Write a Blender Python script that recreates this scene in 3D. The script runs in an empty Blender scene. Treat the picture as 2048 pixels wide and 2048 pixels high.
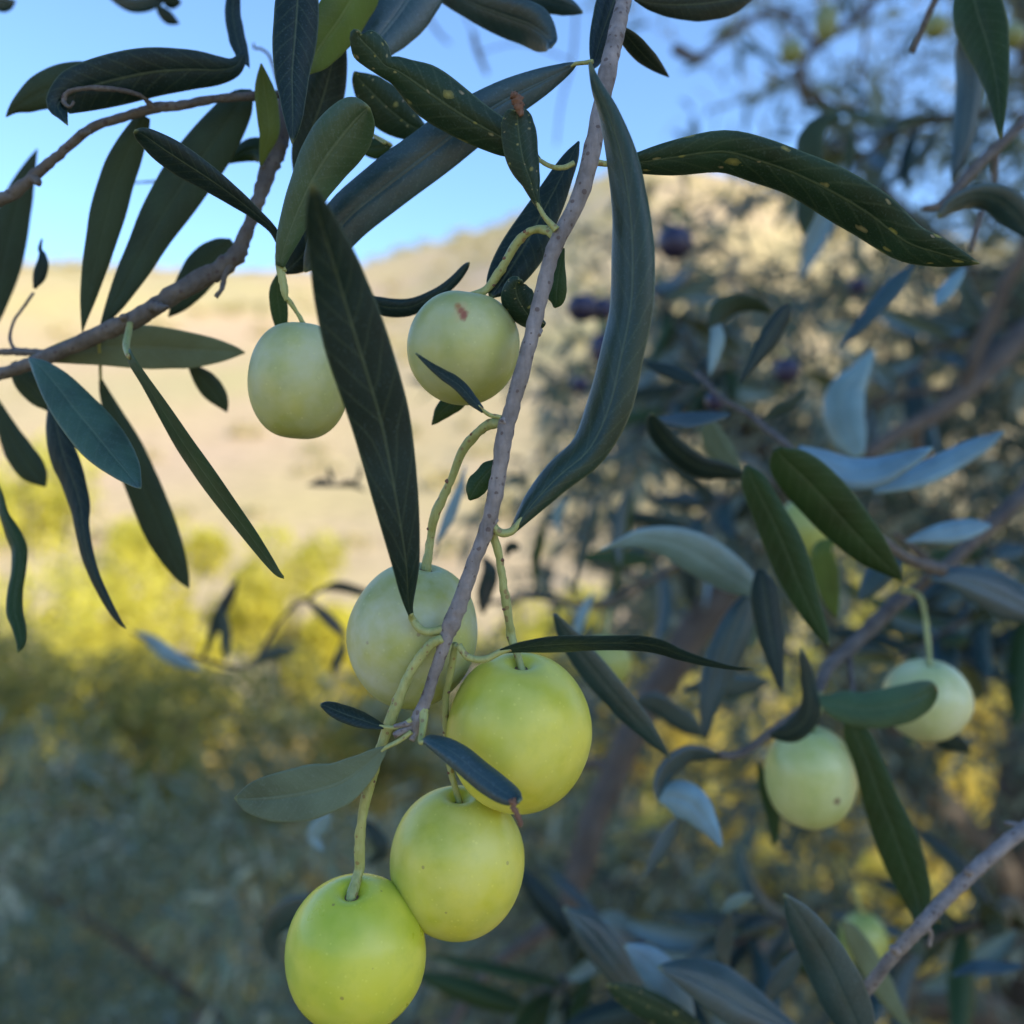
import bpy, bmesh, math, random
import numpy as np
from mathutils import Vector, noise, Quaternion, Matrix
random.seed(7); rng = np.random.default_rng(7)
S = bpy.context.scene
COL = S.collection

# ------------------------------------------------------------------ camera, world, sun, exposure
CAMZ = 1.6
FPX = 1024 / math.tan(math.radians(28))          # photograph pixels (2048 wide) per unit slope
cd = bpy.data.cameras.new('camera'); cam = bpy.data.objects.new('camera', cd); COL.objects.link(cam)
cam.location = (0, 0, CAMZ); cam.rotation_euler = (math.radians(90), 0, 0)
cd.sensor_width = 36; cd.sensor_height = 36; cd.lens = 18 / math.tan(math.radians(28))
cd.clip_start = 0.01; cd.clip_end = 6000
cd.dof.use_dof = True; cd.dof.focus_distance = 0.156; cd.dof.aperture_fstop = 11.5
S.camera = cam

SUN_EL, SUN_AZ = math.radians(27), math.radians(122)
w = bpy.data.worlds.new('World'); S.world = w; w.use_nodes = True
wn = w.node_tree; bg = wn.nodes['Background']
sky = wn.nodes.new('ShaderNodeTexSky'); sky.sky_type = 'NISHITA'; sky.sun_disc = False
sky.sun_elevation = SUN_EL; sky.sun_rotation = SUN_AZ
sky.air_density = 1.0; sky.dust_density = 0.35; sky.ozone_density = 5.5
wn.links.new(sky.outputs[0], bg.inputs[0]); bg.inputs[1].default_value = 0.15
sd = bpy.data.lights.new('sun', 'SUN'); sd.energy = 2.9; sd.angle = math.radians(0.5); sd.color = (1, 0.86, 0.66)
sun = bpy.data.objects.new('sun', sd); COL.objects.link(sun); sun.location = (5, -8, 12)
SUNV = Vector((math.sin(SUN_AZ) * math.cos(SUN_EL), math.cos(SUN_AZ) * math.cos(SUN_EL), math.sin(SUN_EL)))
sun.rotation_euler = SUNV.to_track_quat('Z', 'Y').to_euler()
S.view_settings.view_transform = 'Standard'; S.view_settings.look = 'None'
S.view_settings.gamma = 1; S.view_settings.exposure = 1.25
S.render.engine = 'CYCLES'; S.cycles.use_denoising = True
S.cycles.max_bounces = 6; S.cycles.transparent_max_bounces = 4; S.cycles.sample_clamp_indirect = 6

# ------------------------------------------------------------------ helpers
K = {0: (0, 0, 1.0), 'd': (0, 0, 1932 / 2048), 1: (0, 0, 2.76), 2: (500, 0, 2.76), 3: (1100, 0, 2.038), 4: (0, 600, 2.76),
     5: (600, 500, 2.76), 6: (1200, 500, 2.278), 7: (450, 1200, 2.279), 8: (1150, 1200, 2.151), 9: (0, 1150, 2.147)}

def px(k, x, y):
    a, b, s = K[k]
    return a + x / s, b + y / s

def P(u, v, d):
    """survey reading (u, v in photograph pixels) at d millimetres of distance -> place in the grove, in metres"""
    D = d * 0.001
    return Vector(((u - 1024) / FPX * D, D, CAMZ - (v - 1024) / FPX * D))

def pxm(d):
    return d * 0.001 / FPX

def catmull(pts, n):
    pts = [Vector(p) for p in pts]
    if len(pts) == 2:
        return [pts[0].lerp(pts[1], i / n) for i in range(n + 1)]
    q = [pts[0] * 2 - pts[1]] + pts + [pts[-1] * 2 - pts[-2]]
    seg = len(pts) - 1; out = []
    for i in range(n + 1):
        t = i / n * seg; k = min(int(t), seg - 1); t -= k
        a, b, c, d = q[k:k + 4]
        out.append(0.5 * ((2 * b) + (c - a) * t + (2 * a - 5 * b + 4 * c - d) * t * t + (3 * b - 3 * c + d - a) * t ** 3))
    return out

WORLD = {}
def link(name, me, origin, parent=None):
    o = bpy.data.objects.new(name, me); COL.objects.link(o)
    WORLD[o.name] = Vector(origin)
    if parent is not None:
        o.parent = parent; o.location = Vector(origin) - WORLD[parent.name]
    else:
        o.location = origin
    return o

def mesh_obj(name, verts, faces, mats, parent=None, origin=None, midx=None, uv=None, smooth=True):
    origin = Vector(verts[0]) if origin is None else Vector(origin)
    me = bpy.data.meshes.new(name)
    me.from_pydata([tuple(Vector(v) - origin) for v in verts], [], faces)
    for m in (mats if isinstance(mats, (list, tuple)) else [mats]): me.materials.append(m)
    if midx is not None: me.polygons.foreach_set('material_index', midx)
    if smooth: me.polygons.foreach_set('use_smooth', [True] * len(faces))
    if uv is not None:
        l = me.uv_layers.new(name='UVMap'); vi = np.empty(len(me.loops), dtype=np.int32)
        me.loops.foreach_get('vertex_index', vi)
        l.data.foreach_set('uv', np.asarray(uv, dtype=np.float32)[vi].ravel())
    me.update()
    return link(name, me, origin, parent)

def tag(o, label=None, cat=None, group=None, kind=None):
    if label: o['label'] = label
    if cat: o['category'] = cat
    if group: o['group'] = group
    if kind: o['kind'] = kind
    return o

# ------------------------------------------------------------------ materials
def nodes(name):
    m = bpy.data.materials.new(name); m.use_nodes = True; t = m.node_tree
    return m, t, t.nodes['Principled BSDF'], t.nodes['Material Output']

def nd(t, typ, **kw):
    n = t.nodes.new(typ)
    for k, v in kw.items():
        if k.startswith('i_'):
            key = k[2:]; key = int(key) if key.isdigit() else key
            n.inputs[key].default_value = v
        else: setattr(n, k, v)
    return n

def mixc(t, fac, a, b, mode='MIX'):
    n = t.nodes.new('ShaderNodeMix'); n.data_type = 'RGBA'; n.blend_type = mode
    for sock, val in ((n.inputs[0], fac), (n.inputs[6], a), (n.inputs[7], b)):
        if isinstance(val, bpy.types.NodeSocket): t.links.new(val, sock)
        elif isinstance(val, (int, float)): sock.default_value = val
        else: sock.default_value = (*val[:3], 1)
    return n.outputs[2]

def ramp(t, fac, stops):
    n = t.nodes.new('ShaderNodeValToRGB'); e = n.color_ramp.elements
    while len(e) < len(stops): e.new(0.5)
    for q, (p, c) in zip(e, stops):
        q.position = p; q.color = (c, c, c, 1) if isinstance(c, (int, float)) else (*c, 1)
    t.links.new(fac, n.inputs[0]); return n.outputs[0]

def math_(t, op, a, b=None):
    n = t.nodes.new('ShaderNodeMath'); n.operation = op
    for i, v in enumerate((a, b)):
        if v is None: continue
        if isinstance(v, bpy.types.NodeSocket): t.links.new(v, n.inputs[i])
        else: n.inputs[i].default_value = v
    return n.outputs[0]

def leaf_material(name, base, rib, pale, rough=0.42, spots=0.0, trans=0.08, tcol=(0.25, 0.35, 0.05), tip=None, scale=1.0, spec=0.22):
    m, t, b, out = nodes(name); L = t.links
    tc = nd(t, 'ShaderNodeTexCoord'); sep = nd(t, 'ShaderNodeSeparateXYZ'); L.new(tc.outputs['UV'], sep.inputs[0])
    u = math_(t, 'ABSOLUTE', math_(t, 'SUBTRACT', sep.outputs[0], 0.5))
    big = nd(t, 'ShaderNodeTexNoise', i_Scale=90.0 * scale, i_Detail=3.0); L.new(tc.outputs['Object'], big.inputs['Vector'])
    fine = nd(t, 'ShaderNodeTexNoise', i_Scale=2600.0 * scale, i_Detail=2.0); L.new(tc.outputs['Object'], fine.inputs['Vector'])
    oi = nd(t, 'ShaderNodeObjectInfo')
    dark = tuple(c * 0.62 for c in base)
    lite = tuple(min(1, c * 1.45) for c in base)
    c = mixc(t, ramp(t, big.outputs[0], [(0.3, 0.0), (0.7, 1.0)]), dark, lite)
    c = mixc(t, math_(t, 'MULTIPLY', oi.outputs['Random'], 0.45), c, tuple(x * f for x, f in zip(base, (1.5, 1.15, 0.6))))
    c = mixc(t, math_(t, 'MULTIPLY', ramp(t, fine.outputs[0], [(0.56, 0.0), (0.72, 1.0)]), 0.24), c, pale)
    # faint side veins leaving the midrib forward
    vv = math_(t, 'SUBTRACT', math_(t, 'MULTIPLY', sep.outputs[1], 16.0), math_(t, 'MULTIPLY', u, 3.2))
    wv = math_(t, 'SINE', math_(t, 'ADD', math_(t, 'MULTIPLY', vv, 6.283), math_(t, 'MULTIPLY', big.outputs[0], 6.0)))
    veins = math_(t, 'MULTIPLY', ramp(t, wv, [(0.8, 0.0), (1.0, 1.0)]), 0.10)
    c = mixc(t, veins, c, rib)
    ribm = ramp(t, u, [(0.0, 1.0), (0.014, 0.7), (0.036, 0.0)])
    c = mixc(t, math_(t, 'MULTIPLY', ribm, 0.30), c, rib)
    c = mixc(t, math_(t, 'MULTIPLY', ramp(t, u, [(0.455, 0.0), (0.5, 1.0)]), 0.35), c, rib)
    tipm = ramp(t, sep.outputs[1], [(0.955, 0.0), (1.0, 1.0)])
    c = mixc(t, math_(t, 'MULTIPLY', tipm, 0.6), c, tip or (0.22, 0.25, 0.10))
    if spots:
        um = nd(t, 'ShaderNodeMapping'); um.inputs['Scale'].default_value = (2.6, 11.0, 1); L.new(tc.outputs['UV'], um.inputs[0])
        dn = nd(t, 'ShaderNodeTexNoise', i_Scale=700.0, i_Detail=3.0); L.new(tc.outputs['Object'], dn.inputs['Vector'])
        dm = nd(t, 'ShaderNodeVectorMath', operation='MULTIPLY_ADD'); L.new(dn.outputs['Color'], dm.inputs[0]); dm.inputs[1].default_value = (0.22, 0.35, 0); L.new(um.outputs[0], dm.inputs[2])
        vo = nd(t, 'ShaderNodeTexVoronoi', i_Scale=1.0); vo.voronoi_dimensions = '2D'; L.new(dm.outputs[0], vo.inputs['Vector'])
        sc = nd(t, 'ShaderNodeSeparateColor'); L.new(vo.outputs['Color'], sc.inputs[0])
        rr = math_(t, 'MULTIPLY', ramp(t, sc.outputs[0], [(0.25, 0.0), (0.35, 0.3), (1.0, 1.0)]), 0.24)
        inside = math_(t, 'LESS_THAN', vo.outputs['Distance'], rr)
        soft = math_(t, 'SUBTRACT', 1.0, math_(t, 'DIVIDE', vo.outputs['Distance'], math_(t, 'ADD', rr, 0.001)))
        k = math_(t, 'MULTIPLY', inside, math_(t, 'ADD', math_(t, 'MULTIPLY', soft, 0.6), 0.25))
        c = mixc(t, math_(t, 'MULTIPLY', k, spots), c, mixc(t, sc.outputs[1], (0.30, 0.30, 0.06), (0.36, 0.30, 0.20)))
    L.new(c, b.inputs['Base Color'])
    L.new(math_(t, 'ADD', math_(t, 'MULTIPLY', big.outputs[0], 0.25), rough - 0.12), b.inputs['Roughness'])
    b.inputs['Specular IOR Level'].default_value = spec
    bp = nd(t, 'ShaderNodeBump', i_Strength=0.35, i_Distance=0.0003)
    hh = math_(t, 'ADD', math_(t, 'MULTIPLY', fine.outputs[0], 0.5), math_(t, 'ADD', math_(t, 'MULTIPLY', big.outputs[0], 1.2), math_(t, 'MULTIPLY', wv, -0.05)))
    hh = math_(t, 'SUBTRACT', hh, math_(t, 'MULTIPLY', ribm, 0.8))
    L.new(hh, bp.inputs['Height']); L.new(bp.outputs[0], b.inputs['Normal'])
    tr = nd(t, 'ShaderNodeBsdfTranslucent'); tr.inputs[0].default_value = (*tcol, 1)
    mx = nd(t, 'ShaderNodeMixShader'); mx.inputs[0].default_value = trans
    L.new(b.outputs[0], mx.inputs[1]); L.new(tr.outputs[0], mx.inputs[2]); L.new(mx.outputs[0], out.inputs[0])
    return m

RIB = (0.16, 0.21, 0.11)
M = {}
M['top'] = leaf_material('leaf_upper_face', (0.007, 0.021, 0.022), RIB, (0.08, 0.125, 0.125))
M['topb'] = leaf_material('leaf_upper_face_sky_sheen', (0.013, 0.042, 0.050), (0.10, 0.15, 0.12), (0.14, 0.21, 0.23), rough=0.34, spec=0.6)  # blue sheen of the sky put into the base colour
M['green'] = leaf_material('leaf_upper_face_green', (0.017, 0.045, 0.014), RIB, (0.10, 0.16, 0.08), trans=0.16)
M['lime'] = leaf_material('leaf_upper_face_backlit', (0.085, 0.135, 0.028), (0.22, 0.27, 0.10), (0.2, 0.26, 0.12), trans=0.25, rough=0.45)  # glow of light through the leaf put into the base colour
M['spot'] = leaf_material('leaf_upper_face_scale_marked', (0.012, 0.034, 0.020), RIB, (0.10, 0.15, 0.12), spots=0.9)
M['under'] = leaf_material('leaf_under_face', (0.095, 0.135, 0.090), (0.18, 0.23, 0.15), (0.19, 0.24, 0.18), rough=0.62, trans=0.12)
M['underd'] = leaf_material('leaf_under_face_dull', (0.022, 0.042, 0.024), (0.07, 0.10, 0.055), (0.08, 0.11, 0.08), rough=0.6, trans=0.10)
M['deep'] = leaf_material('leaf_upper_face_folded', (0.012, 0.036, 0.032), RIB, (0.09, 0.14, 0.13), rough=0.36, spec=0.42)
M['blue'] = leaf_material('leaf_upper_face_blue_green', (0.032, 0.078, 0.048), (0.16, 0.22, 0.13), (0.14, 0.21, 0.20), rough=0.4, spec=0.45)
M['silver'] = leaf_material('leaf_silvery_face_sky_tinted', (0.11, 0.22, 0.28), (0.20, 0.30, 0.33), (0.22, 0.33, 0.40), rough=0.40, trans=0.08, spec=0.7)  # silvery face with the skylight's blue sheen mixed into its colour
M['burnt'] = leaf_material('leaf_scorched_tip_face', (0.05, 0.10, 0.05), RIB, (0.14, 0.2, 0.12), tip=(0.30, 0.12, 0.03))
LEAFSIDE = {'t': ('top', 'underd'), 'b': ('topb', 'under'), 'g': ('green', 'under'), 'c': ('blue', 'under'), 'a': ('deep', 'under'), 'y': ('lime', 'under'), 's': ('spot', 'under'),
            'u': ('under', 'top'), 'v': ('underd', 'top'), 'w': ('silver', 'top'), 'n': ('burnt', 'under')}

def bark_material(name, a, b_, lent=(0.05, 0.03, 0.03), scale=1.0, rough=0.75):
    m, t, b, out = nodes(name); L = t.links
    tc = nd(t, 'ShaderNodeTexCoord')
    n1 = nd(t, 'ShaderNodeTexNoise', i_Scale=220.0 * scale, i_Detail=6.0, i_Roughness=0.65); L.new(tc.outputs['Object'], n1.inputs['Vector'])
    mp = nd(t, 'ShaderNodeMapping'); mp.inputs['Scale'].default_value = (1, 1, 0.18); L.new(tc.outputs['Object'], mp.inputs[0])
    n2 = nd(t, 'ShaderNodeTexNoise', i_Scale=1400.0 * scale, i_Detail=3.0); L.new(mp.outputs[0], n2.inputs['Vector'])
    vo = nd(t, 'ShaderNodeTexVoronoi', i_Scale=900.0 * scale); L.new(tc.outputs['Object'], vo.inputs['Vector'])
    sc = nd(t, 'ShaderNodeSeparateColor'); L.new(vo.outputs['Color'], sc.inputs[0])
    c = mixc(t, ramp(t, n1.outputs[0], [(0.3, 0.0), (0.7, 1.0)]), a, b_)
    c = mixc(t, math_(t, 'MULTIPLY', n2.outputs[0], 0.5), c, tuple(x * 0.45 for x in a))
    dots = math_(t, 'MULTIPLY', math_(t, 'LESS_THAN', vo.outputs['Distance'], math_(t, 'MULTIPLY', sc.outputs[1], 0.44)), math_(t, 'GREATER_THAN', sc.outputs[0], 0.4))
    c = mixc(t, math_(t, 'MULTIPLY', dots, 0.65), c, lent)
    L.new(c, b.inputs['Base Color']); b.inputs['Roughness'].default_value = rough
    bp = nd(t, 'ShaderNodeBump', i_Strength=0.9, i_Distance=0.0004)
    L.new(math_(t, 'ADD', n2.outputs[0], math_(t, 'ADD', n1.outputs[0], math_(t, 'MULTIPLY', dots, 0.7))), bp.inputs['Height']); L.new(bp.outputs[0], b.inputs['Normal'])
    return m
M['bark'] = bark_material('pale_twig_bark', (0.13, 0.115, 0.105), (0.36, 0.325, 0.305), lent=(0.07, 0.04, 0.03))
M['bark2'] = bark_material('brown_twig_bark', (0.062, 0.055, 0.047), (0.17, 0.155, 0.138))
M['bark3'] = bark_material('grey_limb_bark', (0.055, 0.044, 0.032), (0.13, 0.107, 0.082), scale=0.3)
M['stalk'] = bark_material('green_stalk_skin', (0.30, 0.33, 0.10), (0.46, 0.48, 0.18), lent=(0.22, 0.12, 0.05), rough=0.5)
M['dead'] = bark_material('withered_tissue', (0.14, 0.07, 0.045), (0.27, 0.15, 0.09), rough=0.85)

def olive_material(name, deep, light, bloom, scars=(), rough=0.3, sss=0.18, bloomamt=0.5):
    """scars: (x, y, z in the olive's own space [m], radius, stretch, colour)"""
    m, t, b, out = nodes(name); L = t.links
    tc = nd(t, 'ShaderNodeTexCoord')
    n1 = nd(t, 'ShaderNodeTexNoise', i_Scale=70.0, i_Detail=3.0); L.new(tc.outputs['Object'], n1.inputs['Vector'])
    n2 = nd(t, 'ShaderNodeTexNoise', i_Scale=110.0, i_Detail=4.0, i_Roughness=0.6); 
    mp = nd(t, 'ShaderNodeMapping'); mp.inputs['Location'].default_value = (len(name) * 1.3, 1, 7); L.new(tc.outputs['Object'], mp.inputs[0]); L.new(mp.outputs[0], n2.inputs['Vector'])
    c = mixc(t, ramp(t, n1.outputs[0], [(0.38, 0.0), (0.60, 1.0)]), deep, light)
    n4 = nd(t, 'ShaderNodeTexNoise', i_Scale=260.0, i_Detail=5.0, i_Roughness=0.7); L.new(mp.outputs[0], n4.inputs['Vector'])
    c = mixc(t, math_(t, 'MULTIPLY', ramp(t, n4.outputs[0], [(0.5, 0.0), (0.75, 1.0)]), 0.35), c, tuple(x * f for x, f in zip(deep, (0.75, 0.8, 0.7))))
    vd = nd(t, 'ShaderNodeTexVoronoi', i_Scale=170.0); L.new(mp.outputs[0], vd.inputs['Vector'])
    c = mixc(t, math_(t, 'MULTIPLY', math_(t, 'LESS_THAN', vd.outputs['Distance'], 0.055), 0.7), c, (0.20, 0.13, 0.04))
    c = mixc(t, math_(t, 'MULTIPLY', ramp(t, n2.outputs[0], [(0.35, 0.0), (0.75, 1.0)]), bloomamt), c, bloom)
    vo = nd(t, 'ShaderNodeTexVoronoi', i_Scale=620.0); L.new(tc.outputs['Object'], vo.inputs['Vector'])
    lent = math_(t, 'LESS_THAN', vo.outputs['Distance'], 0.13)
    c = mixc(t, math_(t, 'MULTIPLY', lent, 0.22), c, tuple(min(1, x * 1.2 + 0.12) for x in light))
    for (x, y, z, r, st, colr) in scars:
        vs = nd(t, 'ShaderNodeVectorMath', operation='SUBTRACT'); L.new(tc.outputs['Object'], vs.inputs[0]); vs.inputs[1].default_value = (x, y, z)
        vm = nd(t, 'ShaderNodeVectorMath', operation='MULTIPLY'); L.new(vs.outputs[0], vm.inputs[0]); vm.inputs[1].default_value = st
        nn = nd(t, 'ShaderNodeTexNoise', i_Scale=900.0); L.new(tc.outputs['Object'], nn.inputs['Vector'])
        ln = nd(t, 'ShaderNodeVectorMath', operation='LENGTH'); L.new(vm.outputs[0], ln.inputs[0])
        dd = math_(t, 'ADD', math_(t, 'DIVIDE', ln.outputs['Value'], r), math_(t, 'MULTIPLY', math_(t, 'SUBTRACT', nn.outputs[0], 0.5), 0.9))
        c = mixc(t, ramp(t, dd, [(0.35, 0.9), (1.15, 0.0)]), c, colr)
    L.new(c, b.inputs['Base Color']); b.inputs['Roughness'].default_value = rough
    L.new(math_(t, 'ADD', math_(t, 'MULTIPLY', n2.outputs[0], 0.25), rough - 0.1), b.inputs['Roughness'])
    b.inputs['Subsurface Weight'].default_value = sss
    b.inputs['Subsurface Radius'].default_value = (1.0, 0.9, 0.25); b.inputs['Subsurface Scale'].default_value = 0.003
    n3 = nd(t, 'ShaderNodeTexNoise', i_Scale=500.0, i_Detail=2.0); L.new(tc.outputs['Object'], n3.inputs['Vector'])
    bp = nd(t, 'ShaderNodeBump', i_Strength=0.12, i_Distance=0.0003)
    L.new(math_(t, 'ADD', n3.outputs[0], math_(t, 'MULTIPLY', n1.outputs[0], 4.0)), bp.inputs['Height']); L.new(bp.outputs[0], b.inputs['Normal'])
    return m

# ------------------------------------------------------------------ leaf, tube and olive builders
SEED = [0]
def build_leaf(parent, side, d0, d1, pts, k, roll=(20, 20), curl=0.25, st=None, sd=None, label=None, bow=0.0, nu=21, nt=30, name='leaf', waves=1.0):
    """pts: (x, y, half width) base to tip read in frame k. d0, d1: distance at base and tip [mm]; bow bends the middle towards the viewer [mm]"""
    SEED[0] += 1; sdn = SEED[0] * 3.71
    n = len(pts) - 1
    ctl = []
    for i, (x, y, hw) in enumerate(pts):
        a, b = px(k, x, y); f = i / n
        ctl.append((a, b, hw / K[k][2]))
    spl = catmull(ctl, nt)
    verts = []; uvs = []
    mids = []
    for i, c in enumerate(spl):
        f = i / nt; d = d0 + (d1 - d0) * f - bow * math.sin(math.pi * f)
        mids.append((P(c[0], c[1], d), max(0.3, c[2]) * pxm(d)))
    thick = 0.0003
    maxw = max(h for _, h in mids)
    front = []; back = []
    for i, (p, hw) in enumerate(mids):
        f = i / nt
        T = (mids[min(i + 1, nt)][0] - mids[max(i - 1, 0)][0]).normalized()
        V = (p - Vector((0, 0, CAMZ))).normalized()
        Sd = T.cross(V).normalized(); N = Sd.cross(T).normalized()
        if N.dot(V) > 0: N = -N
        r = math.radians(roll[0] + (roll[1] - roll[0]) * f)
        tr = math.tan(r)
        for j in range(nu):
            u = -1 + 2 * j / (nu - 1)
            au = abs(u)
            wob = waves * 0.03 * noise.noise(Vector((f * 5 + sdn, u * 0.7, sdn))) 
            edge = 1 + waves * 0.045 * noise.noise(Vector((f * 9, (2.0 if u > 0 else -2.0) + sdn, 0.3)))
            prof = 0.055 * math.sin(math.pi * min(1, au * 0.9)) - 0.035 * math.exp(-(u / 0.09) ** 2) - curl * u * u + wob * maxw / max(hw, 1e-6) * (0.3 + au)
            x = hw * u * edge
            q = p + Sd * x + N * (hw * prof + hw * u * tr)
            th = thick * math.sqrt(max(0.06, 1 - au ** 3)) * min(1, 0.25 + 4 * hw / max(maxw, 1e-6))
            front.append(q + N * th / 2); back.append(q - N * th / 2)
            uvs.append((u * 0.5 + 0.5, f))
    verts = front + back; uvs = uvs + uvs; nf = len(front)
    faces = []; mi = []
    a = lambda i, j: i * nu + j
    for i in range(nt):
        for j in range(nu - 1):
            faces.append((a(i, j), a(i, j + 1), a(i + 1, j + 1), a(i + 1, j))); mi.append(0)
            faces.append((nf + a(i, j), nf + a(i + 1, j), nf + a(i + 1, j + 1), nf + a(i, j + 1))); mi.append(1)
        for j in (0, nu - 1):
            q = (a(i, j), a(i + 1, j), nf + a(i + 1, j), nf + a(i, j))
            faces.append(q if j == 0 else q[::-1]); mi.append(0)
    for i in (0, nt):
        for j in range(nu - 1):
            q = (a(i, j), nf + a(i, j), nf + a(i, j + 1), a(i, j + 1))
            faces.append(q if i == 0 else q[::-1]); mi.append(0)
    fr, bk = LEAFSIDE[side]
    o = mesh_obj(name, verts, faces, [M[fr], M[bk]], parent, origin=mids[0][0], midx=mi, uv=uvs)
    if label: o['label'] = label
    if st:
        s = [(x, y, h) for (x, y, h) in st]
        m = len(s); dd = [(sd if sd is not None else d0) + (d0 - (sd if sd is not None else d0)) * i / max(1, m) for i in range(m)]
        pp = [(*px(k, x, y), h / K[k][2], q) for (x, y, h), q in zip(s, dd)]
        a0, b0 = px(k, pts[1][0], pts[1][1]); dq = d0 + (d1 - d0) / n
        x0, y0 = px(k, pts[0][0], pts[0][1])
        pp.append((x0, y0, s[-1][2] / K[k][2] * 0.9, d0)); pp.append(((x0 + a0) / 2, (y0 + b0) / 2, s[-1][2] / K[k][2] * 0.55, (d0 + dq) / 2))
        v, fc = tube_geo(pp, sides=8, bump=0.04)
        mesh_obj('leaf_stalk', v, fc, M['stalk'], o)
    return o

def tube_geo(pp, sides=12, bump=0.08, step=None, nodesw=0.0, seed=0.0, raw=False):
    """pp: (px, py, radius px, distance mm) or, raw, (x, y, z, radius m)"""
    if raw: ctl = pp
    else: ctl = [(*P(a, b, d), r * pxm(d)) for a, b, r, d in pp]
    n = max(6, (len(pp) - 1) * (step or 7))
    spl = catmull([Vector(c) for c in ctl], n) if False else None
    arr = [Vector((c[0], c[1], c[2])) for c in ctl]; rad = [c[3] for c in ctl]
    cs = catmull(arr, n); m = len(rad) - 1
    verts = []; faces = []
    prevN = None
    for i, p in enumerate(cs):
        f = i / n * m; q = min(int(f), m - 1); f -= q
        r = rad[q] * (1 - f) + rad[q + 1] * f
        T = (cs[min(i + 1, n)] - cs[max(i - 1, 0)]).normalized()
        if prevN is None:
            prevN = T.orthogonal().normalized()
        prevN = (prevN - T * prevN.dot(T)).normalized(); B = T.cross(prevN)
        for j in range(sides):
            an = 2 * math.pi * j / sides
            dr = prevN * math.cos(an) + B * math.sin(an)
            rr = r * (1 + bump * 2 * noise.noise(p * (0.35 / max(r, 1e-5)) + dr * 0.8 + Vector((seed, 0, 0))))
            verts.append(p + dr * rr)
    for i in range(n):
        for j in range(sides):
            j2 = (j + 1) % sides
            faces.append((i * sides + j, i * sides + j2, (i + 1) * sides + j2, (i + 1) * sides + j))
    faces.append(tuple(range(sides))[::-1]); faces.append(tuple(n * sides + j for j in range(sides)))
    return verts, faces

def branch(name, tubes, k, mat, label, cat='branch', group=None, sides=12, bump=0.09, step=7, part='side_twig'):
    """the main stem is the thing's own mesh, each further shoot a part of it. tubes: [(x, y, hw, d[, frame]), ...] or (frame, list)"""
    root = None
    for i, tb in enumerate(tubes):
        kk = k
        if isinstance(tb, tuple): kk, tb = tb
        pp = []
        for q in tb:
            fr = q[4] if len(q) > 4 else kk
            pp.append((*px(fr, q[0], q[1]), q[2] / K[fr][2], q[3]))
        v, f = tube_geo(pp, sides, bump, step, seed=i * 1.7)
        if root is None: root = tag(mesh_obj(name, v, f, M[mat], origin=v[0]), label, cat, group)
        else: mesh_obj(part, v, f, M[mat], root, origin=v[0])
    return root

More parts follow.
